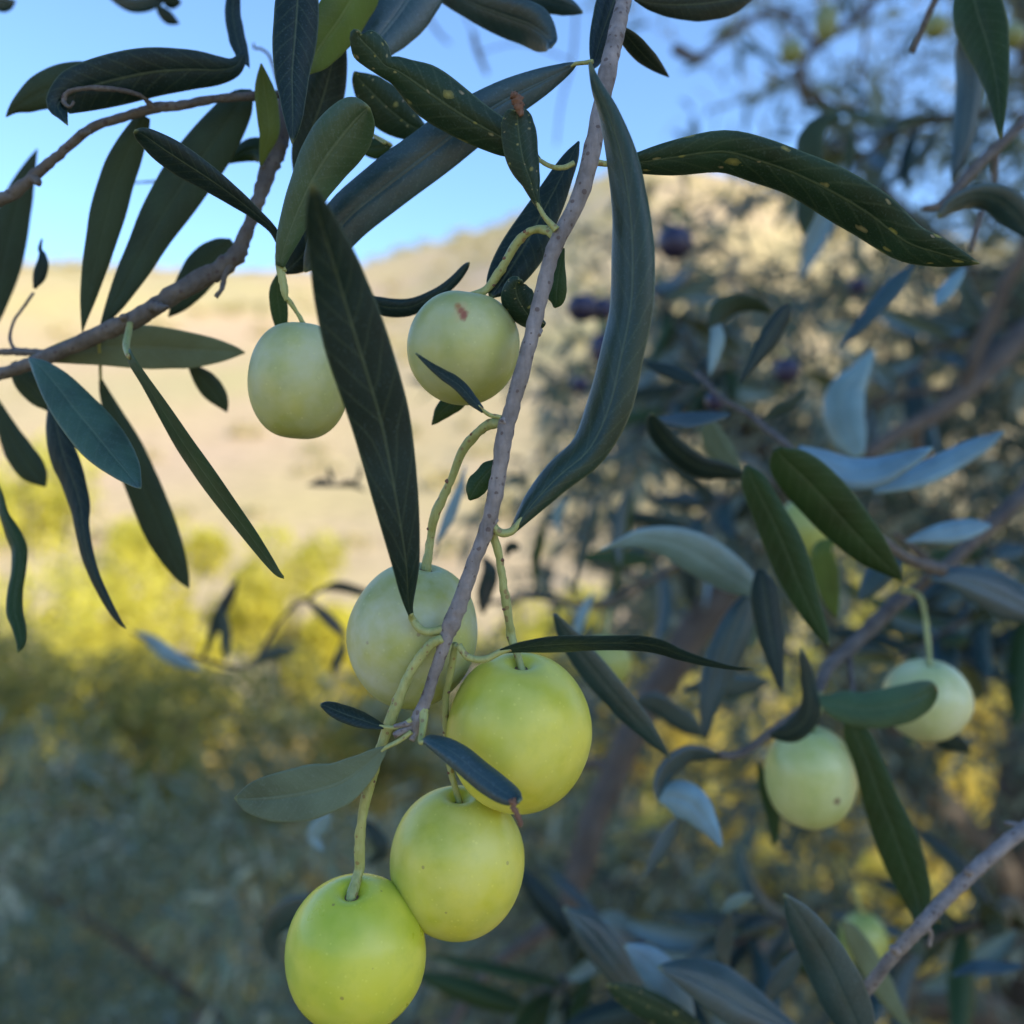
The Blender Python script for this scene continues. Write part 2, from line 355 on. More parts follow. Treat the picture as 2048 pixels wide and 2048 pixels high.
def olive(k, cx, cy, hw, hh, d, mat, label, tilt=0.0, lean=0.0, stalk=None, stalk_d=None, group=None, dimple=0.06, sq=0.10, seg=56, rings=40, blunt=0.0, name='olive', cat='olive', calyx=True):
    """hw, hh: half width and half height in frame k pixels; tilt turns it in the picture plane, lean tips its top towards the viewer (degrees)"""
    a, b = px(k, cx, cy); c = P(a, b, d); s = pxm(d) / K[k][2]
    R, H = hw * s, hh * s
    verts = []; faces = []
    for i in range(rings + 1):
        th = math.pi * i / rings
        z = math.cos(th); r = math.sin(th)
        r = r * (1 + sq * (1 - z * z) * 0.0) 
        e = 1 - sq; r2 = abs(r) ** e
        rr = (r * 0.5 + r2 * 0.5)
        mx = 1.0
        zz = z - (0.05 + blunt) * (1 - abs(z)) * 0
        if z > 0: zz = z - dimple * 2.2 * math.exp(-(r / 0.13) ** 2) - dimple * 0.45 * math.exp(-(r / 0.36) ** 2)
        taper = 1 - 0.045 * max(0, -z) ** 1.5 * 1.0 - 0.0 * z
        for j in range(seg):
            an = 2 * math.pi * j / seg
            nz = 0.035 * noise.noise(Vector((math.cos(an) * r * 1.3 + cx * 0.01, math.sin(an) * r * 1.3, z * 1.3 + cy * 0.01)))
            verts.append(Vector((math.cos(an) * R * rr * taper * (1 + nz), math.sin(an) * R * rr * taper * (1 + nz), H * zz)))
    for i in range(rings):
        for j in range(seg):
            j2 = (j + 1) % seg
            faces.append((i * seg + j, (i + 1) * seg + j, (i + 1) * seg + j2, i * seg + j2))
    me = bpy.data.meshes.new(name); me.from_pydata([tuple(v) for v in verts], [], faces)
    bm = bmesh.new(); bm.from_mesh(me); bmesh.ops.remove_doubles(bm, verts=bm.verts, dist=1e-7); bm.to_mesh(me); bm.free()
    me.materials.append(mat); me.polygons.foreach_set('use_smooth', [True] * len(me.polygons))
    o = link(name, me, c); rot = Matrix.Rotation(math.radians(tilt), 4, 'Y') @ Matrix.Rotation(math.radians(lean), 4, 'X')
    o.rotation_euler = rot.to_euler()
    tag(o, label, cat, group)
    inv = (Matrix.Translation(c) @ rot).inverted()
    top = Vector((0, 0, H * (1 - dimple * 2.6)))
    if stalk:
        n = len(stalk); sdist = stalk_d if stalk_d is not None else d
        pts = []
        for i, (x, y, h) in enumerate(stalk):
            u, v = px(k, x, y); q = sdist + (d - sdist) * i / n
            pw = inv @ P(u, v, q); pts.append((*pw, h * s))
        pts.append((*(top + Vector((0, 0, H * 0.06))), stalk[-1][2] * s * 1.0)); pts.append((*(top - Vector((0, 0, H * 0.01))), stalk[-1][2] * s * 1.15))
        pts = [(a_, b_, c_, r_ * 0.86 * (1.12 if i_ % 2 else 0.94)) for i_, (a_, b_, c_, r_) in enumerate(pts)]
        v, f = tube_geo(pts, 12, 0.16, 8, raw=True)
        so = bpy.data.meshes.new('stalk'); so.from_pydata([tuple(q) for q in v], [], f); so.materials.append(M['stalk'])
        so.polygons.foreach_set('use_smooth', [True] * len(so.polygons))
        ob = bpy.data.objects.new('stalk', so); COL.objects.link(ob); ob.parent = o; WORLD[ob.name] = c
        # brown bud scars along the stalk
        if calyx:
            ct = bpy.data.meshes.new('calyx'); pv = []; pf = []
            c0_, c1_ = Vector(pts[-1][:3]), Vector(pts[-2][:3]); ax = (c1_ - c0_).normalized(); e1 = ax.orthogonal().normalized(); e2 = ax.cross(e1); r_ = pts[-1][3]
            for a_, (rr_, hh_) in enumerate(((1.05, .05), (1.65, .1), (1.8, .35), (1.3, .55), (1.0, .75))):
                for b_ in range(14):
                    an = b_ * 2 * math.pi / 14; w_ = 1 + 0.16 * math.sin(b_ * 2.3) * (a_ in (1, 2))
                    pv.append(tuple(c0_ + ax * r_ * (hh_ + 0.35) + (e1 * math.cos(an) + e2 * math.sin(an)) * r_ * rr_ * 0.86 * w_))
            for a_ in range(4):
                for b_ in range(14): pf.append((a_ * 14 + b_, a_ * 14 + (b_ + 1) % 14, (a_ + 1) * 14 + (b_ + 1) % 14, (a_ + 1) * 14 + b_))
            ct.from_pydata(pv, [], pf); ct.materials.append(M['dead']); ct.polygons.foreach_set('use_smooth', [True] * len(pf))
            oc = bpy.data.objects.new('calyx', ct); COL.objects.link(oc); oc.parent = o
            V = []; F = []
            cl = catmull([Vector(q[:3]) for q in pts], 24)
            for fr in (0.30, 0.52, 0.74, 0.93):
                p = cl[int(fr * 24)]; rr = pts[0][3]
                side = Vector((random.choice((-1, 1)) * 0.8, -0.6, 0)).normalized()
                base = len(V); q0 = p + side * rr * 0.85
                for a_ in range(3):
                    for b_ in range(8):
                        an = b_ * math.pi / 4; e = rr * (0.62 - 0.2 * a_)
                        ax1 = Vector((0, 0, 1)); ax2 = side.cross(ax1)
                        V.append(q0 + side * rr * 0.28 * a_ + (ax1 * math.cos(an) + ax2 * math.sin(an)) * e)
                for a_ in range(2):
                    for b_ in range(8):
                        F.append((base + a_ * 8 + b_, base + a_ * 8 + (b_ + 1) % 8, base + (a_ + 1) * 8 + (b_ + 1) % 8, base + (a_ + 1) * 8 + b_))
                F.append(tuple(base + 16 + b_ for b_ in range(8)))
            me2 = bpy.data.meshes.new('bud_scar'); me2.from_pydata([tuple(q) for q in V], [], F); me2.materials.append(M['dead'])
            me2.polygons.foreach_set('use_smooth', [True] * len(me2.polygons))
            ob2 = bpy.data.objects.new('bud_scar', me2); COL.objects.link(ob2); ob2.parent = ob
    return o
# ------------------------------------------------------------------ setting: one sheet of ground with the hillside
def smooth(a, b, x):
    t = min(1, max(0, (x - a) / (b - a))); return t * t * (3 - 2 * t)
RIDGE = [(-0.75, 0.245), (-0.53, 0.252), (-0.3, 0.25), (-0.17, 0.25), (-0.103, 0.267), (0.006, 0.300), (0.07, 0.330), (0.143, 0.350), (0.24, 0.335), (0.36, 0.30), (0.5, 0.27), (0.8, 0.26)]
def ridge_slope(th):
    if abs(th) > math.radians(75): return 0.10
    s = math.tan(th)
    v = float(np.interp(s, [r[0] for r in RIDGE], [r[1] for r in RIDGE])) / math.sqrt(1 + s * s)
    return v * (1 - smooth(math.radians(45), math.radians(75), abs(th))) + 0.10 * smooth(math.radians(45), math.radians(75), abs(th))
RR = 260.0
def ground_h(x, y):
    r = math.hypot(x, y); th = math.atan2(x, y)
    front = max(0.0, math.cos(th))
    near = -0.11 * min(r, 16) * front - 0.02 * min(max(r - 16, 0), 20) * front
    rr = RR * (1 + 0.0 * th)
    top = ridge_slope(th) * rr + CAMZ
    f = smooth(26, rr, r) * 0.35 + 0.65 * min(1, max(0, (r - 26) / (rr - 26)))
    h = near * (1 - f) + top * f
    if r > rr: h = top - (r - rr) * 0.12
    bump = noise.noise(Vector((x * 0.9, y * 0.9, 0))) * 0.07 * min(1, r / 3) + noise.noise(Vector((x * 0.05, y * 0.05, 4))) * 0.9 * smooth(10, 60, r) 
    bump += noise.noise(Vector((x * 0.02, y * 0.02, 9))) * 5 * smooth(50, 120, r) * (1 - smooth(200, 255, r))
    return h + bump
V = []; F = []
NA, NR = 288, 110
for i in range(NR + 1):
    r = 0.25 * (2600 / 0.25) ** (i / NR)
    for j in range(NA):
        th = 2 * math.pi * j / NA
        x, y = r * math.sin(th), r * math.cos(th); V.append((x, y, ground_h(x, y)))
V.append((0, 0, 0)); c0 = len(V) - 1
for i in range(NR):
    for j in range(NA):
        j2 = (j + 1) % NA; F.append((i * NA + j, (i + 1) * NA + j, (i + 1) * NA + j2, i * NA + j2))
for j in range(NA): F.append((c0, j, (j + 1) % NA))
m, t, b, out = nodes('dry_hillside_ground'); L = t.links
tc = nd(t, 'ShaderNodeTexCoord')
n1 = nd(t, 'ShaderNodeTexNoise', i_Scale=0.05, i_Detail=5.0, i_Roughness=0.6); L.new(tc.outputs['Object'], n1.inputs[0])
n2 = nd(t, 'ShaderNodeTexNoise', i_Scale=1.3, i_Detail=5.0); L.new(tc.outputs['Object'], n2.inputs[0])
n3 = nd(t, 'ShaderNodeTexNoise', i_Scale=0.017, i_Detail=3.0); L.new(tc.outputs['Object'], n3.inputs[0])
c = mixc(t, ramp(t, n1.outputs[0], [(0.35, 0.0), (0.65, 1.0)]), (0.57, 0.45, 0.20), (0.56, 0.41, 0.25))
c = mixc(t, math_(t, 'MULTIPLY', ramp(t, n3.outputs[0], [(0.48, 0.0), (0.62, 1.0)]), 0.45), c, (0.52, 0.47, 0.17))
c = mixc(t, math_(t, 'MULTIPLY', ramp(t, n2.outputs[0], [(0.45, 0.0), (0.7, 1.0)]), 0.6), c, (0.30, 0.22, 0.11))
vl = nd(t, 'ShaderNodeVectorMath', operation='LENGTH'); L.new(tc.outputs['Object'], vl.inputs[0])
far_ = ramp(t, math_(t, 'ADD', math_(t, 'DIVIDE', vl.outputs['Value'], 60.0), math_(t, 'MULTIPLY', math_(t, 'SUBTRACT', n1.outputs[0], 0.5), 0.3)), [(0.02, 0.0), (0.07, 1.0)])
grove = mixc(t, ramp(t, n2.outputs[0], [(0.35, 0.0), (0.65, 1.0)]), (0.12, 0.085, 0.05), (0.20, 0.17, 0.07))  # near soil darkened to cut light bounced onto the olives
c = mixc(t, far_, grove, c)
L.new(c, b.inputs['Base Color']); b.inputs['Roughness'].default_value = 0.95
ground = mesh_obj('ground', V, F, m, origin=(0, 0, 0)); tag(ground, kind='structure')

# ------------------------------------------------------------------ leaf masses
def mass_material(name, top, under, trans=0.2, tcol=(0.3, 0.35, 0.05), var=0.5, rough=0.5, nscale=3.0):
    m, t, b, out = nodes(name); L = t.links
    g = nd(t, 'ShaderNodeNewGeometry'); tc = nd(t, 'ShaderNodeTexCoord')
    n = nd(t, 'ShaderNodeTexNoise', i_Scale=nscale, i_Detail=4.0); L.new(tc.outputs['Object'], n.inputs[0])
    wn_ = nd(t, 'ShaderNodeTexWhiteNoise'); L.new(g.outputs['Random Per Island'], wn_.inputs[0])
    c = mixc(t, g.outputs['Backfacing'], top, under)
    c = mixc(t, math_(t, 'MULTIPLY', g.outputs['Random Per Island'], var), c, tuple(x * 0.45 for x in top))
    c = mixc(t, math_(t, 'MULTIPLY', ramp(t, n.outputs[0], [(0.4, 0.0), (0.7, 1.0)]), 0.4), c, tuple(min(1, x * f) for x, f in zip(top, (1.9, 1.6, 1.0))))
    L.new(c, b.inputs['Base Color']); b.inputs['Roughness'].default_value = rough
    tr = nd(t, 'ShaderNodeBsdfTranslucent'); tr.inputs[0].default_value = (*tcol, 1)
    mx = nd(t, 'ShaderNodeMixShader'); mx.inputs[0].default_value = trans
    L.new(b.outputs[0], mx.inputs[1]); L.new(tr.outputs[0], mx.inputs[2]); L.new(mx.outputs[0], out.inputs[0])
    return m

def leaf_cloud(name, pos, dirs, length, width, mat, parent=None, origin=None, droop=0.15):
    """every leaf is a folded, bent blade of eight vertices"""
    n = len(pos); pos = np.asarray(pos, float); d = np.asarray(dirs, float); d /= np.linalg.norm(d, axis=1)[:, None] + 1e-9
    r = rng.normal(size=(n, 3)); s = np.cross(d, r); s /= np.linalg.norm(s, axis=1)[:, None] + 1e-9
    s2 = np.cross(s, d); flip = np.where(s2[:, 2] < 0, -1.0, 1.0)[:, None]; nr = s2 * flip; s = s * flip
    Ln = (np.asarray(length) * np.ones(n))[:, None]; W = (np.asarray(width) * np.ones(n))[:, None] * 0.5
    def st(f, w, off):
        return pos + d * Ln * f + s * W * w + nr * (off * W) - np.array([0, 0, 1.0]) * Ln * droop * f * f
    vs = np.stack([st(0, 0, 0), st(.35, -1, .35), st(.35, 0, 0), st(.35, 1, .35), st(.7, -.8, .3), st(.7, 0, 0), st(.7, .8, .3), st(1, 0, 0)], 1).reshape(-1, 3)
    fq = np.array([[1, 2, 5, 4], [2, 3, 6, 5]]); ft = np.array([[0, 2, 1], [0, 3, 2], [4, 5, 7], [5, 6, 7]])
    base = (np.arange(n) * 8)[:, None, None]
    q = (base + fq[None]).reshape(-1); tt = (base + ft[None]).reshape(-1)
    origin = np.array(origin if origin is not None else pos[0])
    me = bpy.data.meshes.new(name); me.vertices.add(len(vs)); me.vertices.foreach_set('co', (vs - origin).astype(np.float32).ravel())
    me.loops.add(len(q) + len(tt)); me.loops.foreach_set('vertex_index', np.concatenate([q, tt]).astype(np.int32))
    npoly = len(q) // 4 + len(tt) // 3
    me.polygons.add(npoly)
    me.polygons.foreach_set('loop_start', np.concatenate([np.arange(0, len(q), 4), len(q) + np.arange(0, len(tt), 3)]).astype(np.int32))
    me.update(calc_edges=True); me.validate()
    me.materials.append(mat); me.polygons.foreach_set('use_smooth', [True] * npoly)
    return link(name, me, origin, parent)

# scrub far off on the hillside: nobody could count it
pos = []; sz = []; hd = []
for _ in range(1000):
    r = 34 + 230 * rng.random() ** 0.8; th = math.radians(rng.uniform(-42, 42))
    x, y = r * math.sin(th), r * math.cos(th)
    if noise.noise(Vector((x * 0.03, y * 0.03, 2))) < -0.12: continue
    z = ground_h(x, y); R = rng.uniform(0.4, 1.1) * (0.8 + r / 220)
    k = 40
    v = rng.normal(size=(k, 3)); v /= np.linalg.norm(v, axis=1)[:, None]; v *= rng.uniform(0.35, 1, (k, 1)) * R; v[:, 2] = np.abs(v[:, 2]) * 0.8
    pos.append(v + (x, y, z)); hd.append(v + rng.normal(size=(k, 3)) * R * 0.5); sz.append(np.full(k, R * 0.42))
pos = np.concatenate(pos); hd = np.concatenate(hd); sz = np.concatenate(sz)
M['scrub'] = mass_material('hillside_scrub_leaves', (0.44, 0.38, 0.20), (0.44, 0.39, 0.22), nscale=0.05, var=0.1)
tag(leaf_cloud('hillside_scrub', pos, hd, sz, sz * 0.7, M['scrub'], origin=(0, 100, 20)), 'pale green scrub scattered over the sunlit hillside', 'scrub', kind='stuff')

def shrub(name, label, cx, cy, R, H, n, lf, mat, group=None, cat='shrub', zoff=0.0, seed=0):
    """stems from one root (the thing's own mesh) and a leafy crown of uneven clumps"""
    g = ground_h(cx, cy); rs = np.random.default_rng(seed + 11)
    Vv = []; Ff = []; tips = []
    for i in range(9):
        an = rs.uniform(0, 6.28); rr = R * rs.uniform(0.25, 0.75); hh = H * rs.uniform(0.55, 0.95)
        tip = (cx + rr * math.cos(an), cy + rr * math.sin(an), g + hh); tips.append(tip)
        v, f = tube_geo([(cx, cy, g - 0.05, 0.03), (cx + rr * 0.3 * math.cos(an), cy + rr * 0.3 * math.sin(an), g + hh * 0.45, 0.02), (*tip, 0.005)], 6, 0.1, 4, raw=True)
        if i == 0: root = tag(mesh_obj(name, v, f, M['bark2'], origin=(cx, cy, g)), label, cat, group)
        else: mesh_obj('stem', v, f, M['bark2'], root, origin=(cx, cy, g))
    cl = []
    for i in range(26):
        an = rs.uniform(0, 6.28); u = rs.random() ** 0.5; zz = rs.uniform(0.12, 0.95)
        cl.append((cx + R * u * math.cos(an) * math.sqrt(1 - (zz * 0.9) ** 2), cy + R * u * math.sin(an) * math.sqrt(1 - (zz * 0.9) ** 2), g + H * zz, rs.uniform(0.16, 0.34) * R))
    cl = np.array(cl); idx = rs.integers(0, len(cl), n)
    v = rs.normal(size=(n, 3)); v /= np.linalg.norm(v, axis=1)[:, None]; v *= rs.uniform(0.2, 1, (n, 1)) ** 0.5
    p = cl[idx, :3] + v * cl[idx, 3:4]
    dd = v + rs.normal(size=(n, 3)) * 0.5 + np.array([0, 0, 0.3])
    cr = leaf_cloud('crown', p, dd, rs.uniform(0.7, 1.3, n) * lf, rs.uniform(0.7, 1.3, n) * lf * 0.42, mat, root, origin=(cx, cy, g + H * 0.5)); cr['kind'] = 'stuff'
    return root
M['broom'] = mass_material('yellow_shrub_leaves', (0.66, 0.60, 0.09), (0.66, 0.62, 0.16), nscale=1.5, trans=0.35, tcol=(0.80, 0.74, 0.10), var=0.55)
M['golden'] = mass_material('golden_shrub_leaves', (0.74, 0.60, 0.12), (0.74, 0.62, 0.20), nscale=1.5, trans=0.35, tcol=(0.85, 0.68, 0.12), var=0.25)
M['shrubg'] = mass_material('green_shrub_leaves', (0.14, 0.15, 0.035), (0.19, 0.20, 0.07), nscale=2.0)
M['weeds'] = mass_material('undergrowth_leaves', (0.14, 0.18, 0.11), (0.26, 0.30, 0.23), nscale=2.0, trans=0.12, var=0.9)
M['sage'] = mass_material('grey_green_leaves', (0.13, 0.185, 0.13), (0.50, 0.58, 0.52), nscale=2.5, var=0.9, trans=0.12)
def at(pxx, D): return (pxx - 1024) / FPX * D
YS = 'sunlit shrubs below the hillside'
for i, (u, D, R, H, lab, mt) in enumerate([
    (60, 9.5, 1.5, 3.15, 'tall yellow-green shrub at the frame edge, under the twisted hanging leaf', 'broom'),
    (300, 11.5, 1.25, 2.75, 'yellow-green shrub seen behind the grey leaf undersides', 'broom'),
    (560, 12.5, 0.95, 2.75, 'bright yellow shrub beside the tip of the long thin leaf', 'broom'),
    (800, 14.0, 1.3, 1.7, 'yellow shrub seen behind the shaded whitish olive', 'broom'),
    (1150, 13.0, 1.3, 1.7, 'yellow shrub showing between the hanging olives and the limb', 'broom'),
    (1500, 12.0, 1.7, 2.2, 'yellow-green shrub glimpsed through the olive foliage', 'broom'),
    (1900, 10.0, 1.6, 2.2, 'yellow shrub at the frame edge beyond the olive foliage', 'broom')]):
    shrub('shrub', lab, at(u, D), D, R, H, 6500, 0.11, M[mt], YS, seed=i)
for i, (u, D, R, H, lab) in enumerate([
    (1330, 7.5, 0.9, 1.0, 'low sunlit yellow shrub behind the thick dark limb'),
    (1560, 6.2, 0.8, 0.9, 'low sunlit yellow shrub beyond the olive with the dark spot'),
    (1800, 5.4, 0.7, 0.75, 'low sunlit yellow shrub beyond the hanging dark green leaf'),
    (2050, 6.5, 0.9, 1.1, 'low sunlit yellow shrub at the frame edge above the purplish twig'),
    (1420, 4.6, 0.5, 0.62, 'small golden shrub low between the dark limb and the blurred olives'),
    (1640, 4.0, 0.42, 0.55, 'small golden shrub low behind the tip of the hanging dark green leaf'),
    (1880, 3.7, 0.42, 0.5, 'small golden shrub low behind the purplish twig'),
    (1780, 8.5, 1.1, 1.3, 'sunlit yellow shrub beyond the round olive')]):
    shrub('shrub', lab, at(u, D), D, R, H, 4000, 0.09, M['golden'], 'low sunlit shrubs beyond the olive tree', seed=40 + i)
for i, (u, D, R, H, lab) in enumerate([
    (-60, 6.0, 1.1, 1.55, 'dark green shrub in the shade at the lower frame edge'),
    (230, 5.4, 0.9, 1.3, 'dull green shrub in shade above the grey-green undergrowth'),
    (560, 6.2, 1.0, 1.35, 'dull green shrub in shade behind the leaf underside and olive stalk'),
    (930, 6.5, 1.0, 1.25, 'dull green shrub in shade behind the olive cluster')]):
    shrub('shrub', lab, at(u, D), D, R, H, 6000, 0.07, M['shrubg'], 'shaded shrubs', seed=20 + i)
# undergrowth in the shade, low left
n = 17000
yy = rng.uniform(1.3, 5.2, n); xx = rng.uniform(-0.62, 0.07, n) * (yy + 0.7)
hgt = np.array([0.35 + 1.3 * max(0, noise.noise(Vector((a * 1.3, b_ * 1.3, 3))) + 0.22) for a, b_ in zip(xx, yy)])
zz = np.array([ground_h(a, b_) for a, b_ in zip(xx, yy)]) + hgt * rng.random(n) ** 0.6
dd = rng.normal(size=(n, 3)) * 0.6 + np.array([0, 0, 0.8])
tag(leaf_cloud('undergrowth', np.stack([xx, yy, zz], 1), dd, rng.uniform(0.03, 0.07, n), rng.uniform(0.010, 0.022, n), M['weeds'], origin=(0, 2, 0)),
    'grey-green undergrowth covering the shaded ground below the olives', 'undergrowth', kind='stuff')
# dry grass tufts on the sunny ground to the right and beyond
n = 22000
yy = rng.uniform(2.6, 16, n); xx = rng.uniform(-0.7, 0.75, n) * yy
keep = np.array([noise.noise(Vector((a * 0.8, b_ * 0.8, 8))) > -0.15 for a, b_ in zip(xx, yy)]); xx, yy = xx[keep], yy[keep]; n = len(xx)
zz = np.array([ground_h(a, b_) for a, b_ in zip(xx, yy)])
dd = rng.normal(size=(n, 3)) * 0.35 + np.array([0, 0, 1.0])
n2_ = 14000; y2 = rng.uniform(2.8, 7.5, n2_); x2 = rng.uniform(0.12, 0.72, n2_) * y2
z2 = np.array([ground_h(a, b_) for a, b_ in zip(x2, y2)])
xx = np.concatenate([xx, x2]); yy = np.concatenate([yy, y2]); zz = np.concatenate([zz, z2]); dd = np.concatenate([dd, rng.normal(size=(n2_, 3)) * 0.5 + np.array([0, 0, 1.0])]); n = len(xx)
M['straw'] = mass_material('dry_grass_blades', (0.66, 0.53, 0.20), (0.66, 0.54, 0.24), nscale=1.0, trans=0.3, tcol=(0.6, 0.5, 0.15))
tag(leaf_cloud('dry_grass', np.stack([xx, yy, zz - 0.02], 1), dd, rng.uniform(0.12, 0.4, n), rng.uniform(0.010, 0.03, n), M['straw'], origin=(0, 6, 0)),
    'dry golden grass on the sunny slope', 'grass', kind='stuff')

# ------------------------------------------------------------------ the olive tree whose outer foliage fills the right side
def spray_cloud(nsprays, accept, length=(0.12, 0.28), leafl=(0.040, 0.062), step=0.020, seed=3):
    rs = random.Random(seed); pos, dirs, ln, wd = [], [], [], []; V = []; F = []
    k = 0
    while k < nsprays:
        p = accept(rs)
        if p is None: continue
        k += 1
        d = Vector((rs.gauss(-0.25, 0.7), rs.gauss(-0.3, 0.6), rs.gauss(-0.1, 0.6))).normalized()
        Lh = rs.uniform(*length); ns = int(Lh / step); q = Vector(p); pts = []
        r0 = rs.uniform(0.0012, 0.0022)
        ax = d.orthogonal().normalized()
        for i in range(ns):
            pts.append((*q, r0 * (1 - 0.6 * i / ns)))
            q = q + d * step; d = (d + Vector((rs.gauss(0, .07), rs.gauss(0, .07), -0.045 + rs.gauss(0, .05)))).normalized()
            ax = (Quaternion(d, math.radians(95 + rs.uniform(-20, 20))) @ ax); ax = (ax - d * ax.dot(d)).normalized()
            for sg in (1, -1):
                if rs.random() < 0.12: continue
                dv = d * rs.uniform(0.5, 1.0) + ax * sg + Vector((rs.gauss(0, .25), rs.gauss(0, .25), rs.gauss(-.15, .25)))
                pos.append(tuple(q)); dirs.append(tuple(dv)); l = rs.uniform(*leafl); ln.append(l); wd.append(l * rs.uniform(0.17, 0.27))
        if len(pts) >= 4:
            v, f = tube_geo(pts[::2] if len(pts) > 6 else pts, 4, 0.0, 1, raw=True)
            o = len(V); V += v; F += [tuple(a + o for a in b_) for b_ in f]
    return pos, dirs, ln, wd, V, F

M['far'] = mass_material('olive_tree_leaves', (0.038, 0.066, 0.052), (0.25, 0.32, 0.29), trans=0.10, nscale=14.0, rough=0.36, var=0.5)
M['far2'] = mass_material('added_shade_tree_leaves', (0.05, 0.075, 0.045), (0.20, 0.24, 0.19), trans=0.05, nscale=2.0)  # leaves of the unseen trees added for shade

def limbs(lst, label, sides=9, bump=0.12, name='olive_tree'):
    root = None
    for pp in lst:
        v, f = tube_geo(pp, sides, bump, 7, raw=True)
        if root is None: root = tag(mesh_obj(name, v, f, M['bark3'], origin=pp[0][:3]), label, 'tree')
        else: mesh_obj('limb', v, f, M['bark3'], root, origin=pp[0][:3])
    return root
tree = limbs([
    [(1.25, 2.1, -0.35, .13), (1.2, 2.1, 0.3, .10), (1.05, 2.0, 0.8, .085), (1.1, 1.9, 1.3, .07)],
    [(1.1, 1.9, 1.3, .05), (1.0, 1.7, 1.9, .035), (0.8, 1.5, 2.4, .02), (0.7, 1.3, 2.8, .008)],
    [(1.05, 2.0, 0.8, .05), (0.7, 1.7, 1.15, .03), (0.45, 1.4, 1.45, .02), (0.25, 1.1, 1.75, .010)],
    [(1.1, 1.9, 1.3, .045), (1.5, 1.8, 1.7, .03), (1.7, 1.6, 2.2, .012)],
    [(1.2, 2.1, 0.3, .06), (0.8, 1.6, 0.75, .04), (0.5, 1.2, 1.0, .022), (0.2, 0.9, 1.2, .010)],
    [(1.0, 1.7, 1.9, .02), (0.6, 1.4, 2.0, .012), (0.35, 1.2, 2.15, .006)]], 'olive tree whose small grey-green leaves and limbs fill the far side of the view')
def acc(rs):
    y = 1.05 + 2.0 * rs.random() ** 1.25; s = rs.uniform(0.0, 0.72); tz = rs.uniform(-0.70, 0.70)
    x = s * y; z = CAMZ + tz * y
    if s > 0.75 or abs(tz) > 0.75: return None
    edge = 0.035 + 0.15 * smooth(0.12, 0.34, tz) if tz > -0.12 else 0.075 + (tz + 0.12) * 0.5
    edge += 0.05 * noise.noise(Vector((x * 4, y * 2, z * 4)))
    if s < edge: return None
    if s < edge + 0.08 and rs.random() < 0.4: return None
    if tz > 0.28 and rs.random() < 0.86 - 0.5 * max(0, s - 0.25): return None
    if noise.noise(Vector((s * 17, tz * 17, y * 0.3 + 5))) < (0.11 if tz < -0.1 else -0.03): return None
    return (x, y, z)
pos, dirs, ln, wd, V, F = spray_cloud(1800, acc, leafl=(0.032, 0.052), step=0.022)
cr = leaf_cloud('crown', pos, dirs, ln, wd, M['far'], tree, origin=(0.8, 1.6, 1.5)); cr['kind'] = 'stuff'
tw = mesh_obj('twig_mass', V, F, M['bark3'], tree, origin=(0.8, 1.6, 1.4)); tw['kind'] = 'stuff'

# young olive in the shade, low on the left
sap = limbs([[(-0.55, 2.3, ground_h(-0.55, 2.3) - 0.05, .03), (-0.5, 2.2, 0.3, .022), (-0.42, 2.0, 0.8, .012)],
             [(-0.5, 2.2, 0.3, .014), (-0.8, 2.0, 0.7, .008), (-1.0, 1.8, 0.95, .004)], [(-0.5, 2.2, 0.2, .014), (-0.25, 1.8, 0.6, .009), (0.0, 1.5, 0.85, .004)],
             [(-0.5, 2.2, 0.3, .012), (-0.55, 1.7, 0.7, .008), (-0.4, 1.3, 0.9, .004)]], 'bushy young olive in shade low behind the olive cluster', name='olive_sapling')
def acc2(rs):
    y = rs.uniform(1.15, 3.2); x = rs.uniform(-1.7, 0.4); z = rs.uniform(-0.1, 1.5)
    s = x / y; tz = (z - CAMZ) / y
    if s < -0.66 or s > 0.12 or tz < -0.66: return None
    lim = -0.25 - 0.10 * noise.noise(Vector((s * 7, 2.2, y * 0.6))) - 0.05 * noise.noise(Vector((s * 19, 5.2, y)))
    if tz > lim: return None
    if noise.noise(Vector((x * 3.3, y * 3.3, z * 3.3 + 9))) < -0.05: return None
    return (x, y, z)
pos, dirs, ln, wd, V, F = spray_cloud(480, acc2, leafl=(0.032, 0.058), step=0.022, seed=8)
cr = leaf_cloud('crown', pos, dirs, ln, wd, M['sage'], sap, origin=(-0.5, 1.9, 0.9)); cr['kind'] = 'stuff'
tw = mesh_obj('twig_mass', V, F, M['bark3'], sap, origin=(-0.5, 1.9, 0.8)); tw['kind'] = 'stuff'

# tree added out of view, towards the sun, to keep the hanging olives in shade
PERP = Vector((-SUNV.y, SUNV.x, 0)).normalized()
OC = Vector((0.1, 0.25, 1.4)) + SUNV * 14.0
gz = ground_h(OC.x + .3, OC.y)
shade_tree = limbs([[(OC.x + .3, OC.y, gz - .1, .30), (OC.x + .2, OC.y + .1, gz + 2.0, .24), (OC.x, OC.y, gz + 4.4, .18), (OC.x, OC.y, OC.z, .10)],
                 [(OC.x, OC.y, OC.z - 2.4, .12), (OC.x - 1.2, OC.y + .4, OC.z, .05)], [(OC.x, OC.y, OC.z - 2.4, .12), (OC.x + 1.3, OC.y - .2, OC.z + .2, .05)],
                 [(OC.x, OC.y, OC.z - 2.2, .10), (OC.x + .1, OC.y - 1.3, OC.z + .2, .05)]], 'unseen tall tree added behind the viewer to shade the hanging olives')
n = 16000
v = rng.normal(size=(n, 3)); v /= np.linalg.norm(v, axis=1)[:, None]; v *= (rng.random((n, 1)) ** 0.42) * 1.4
v = v + np.outer(v @ np.array(PERP), np.array(PERP)) * 0.1
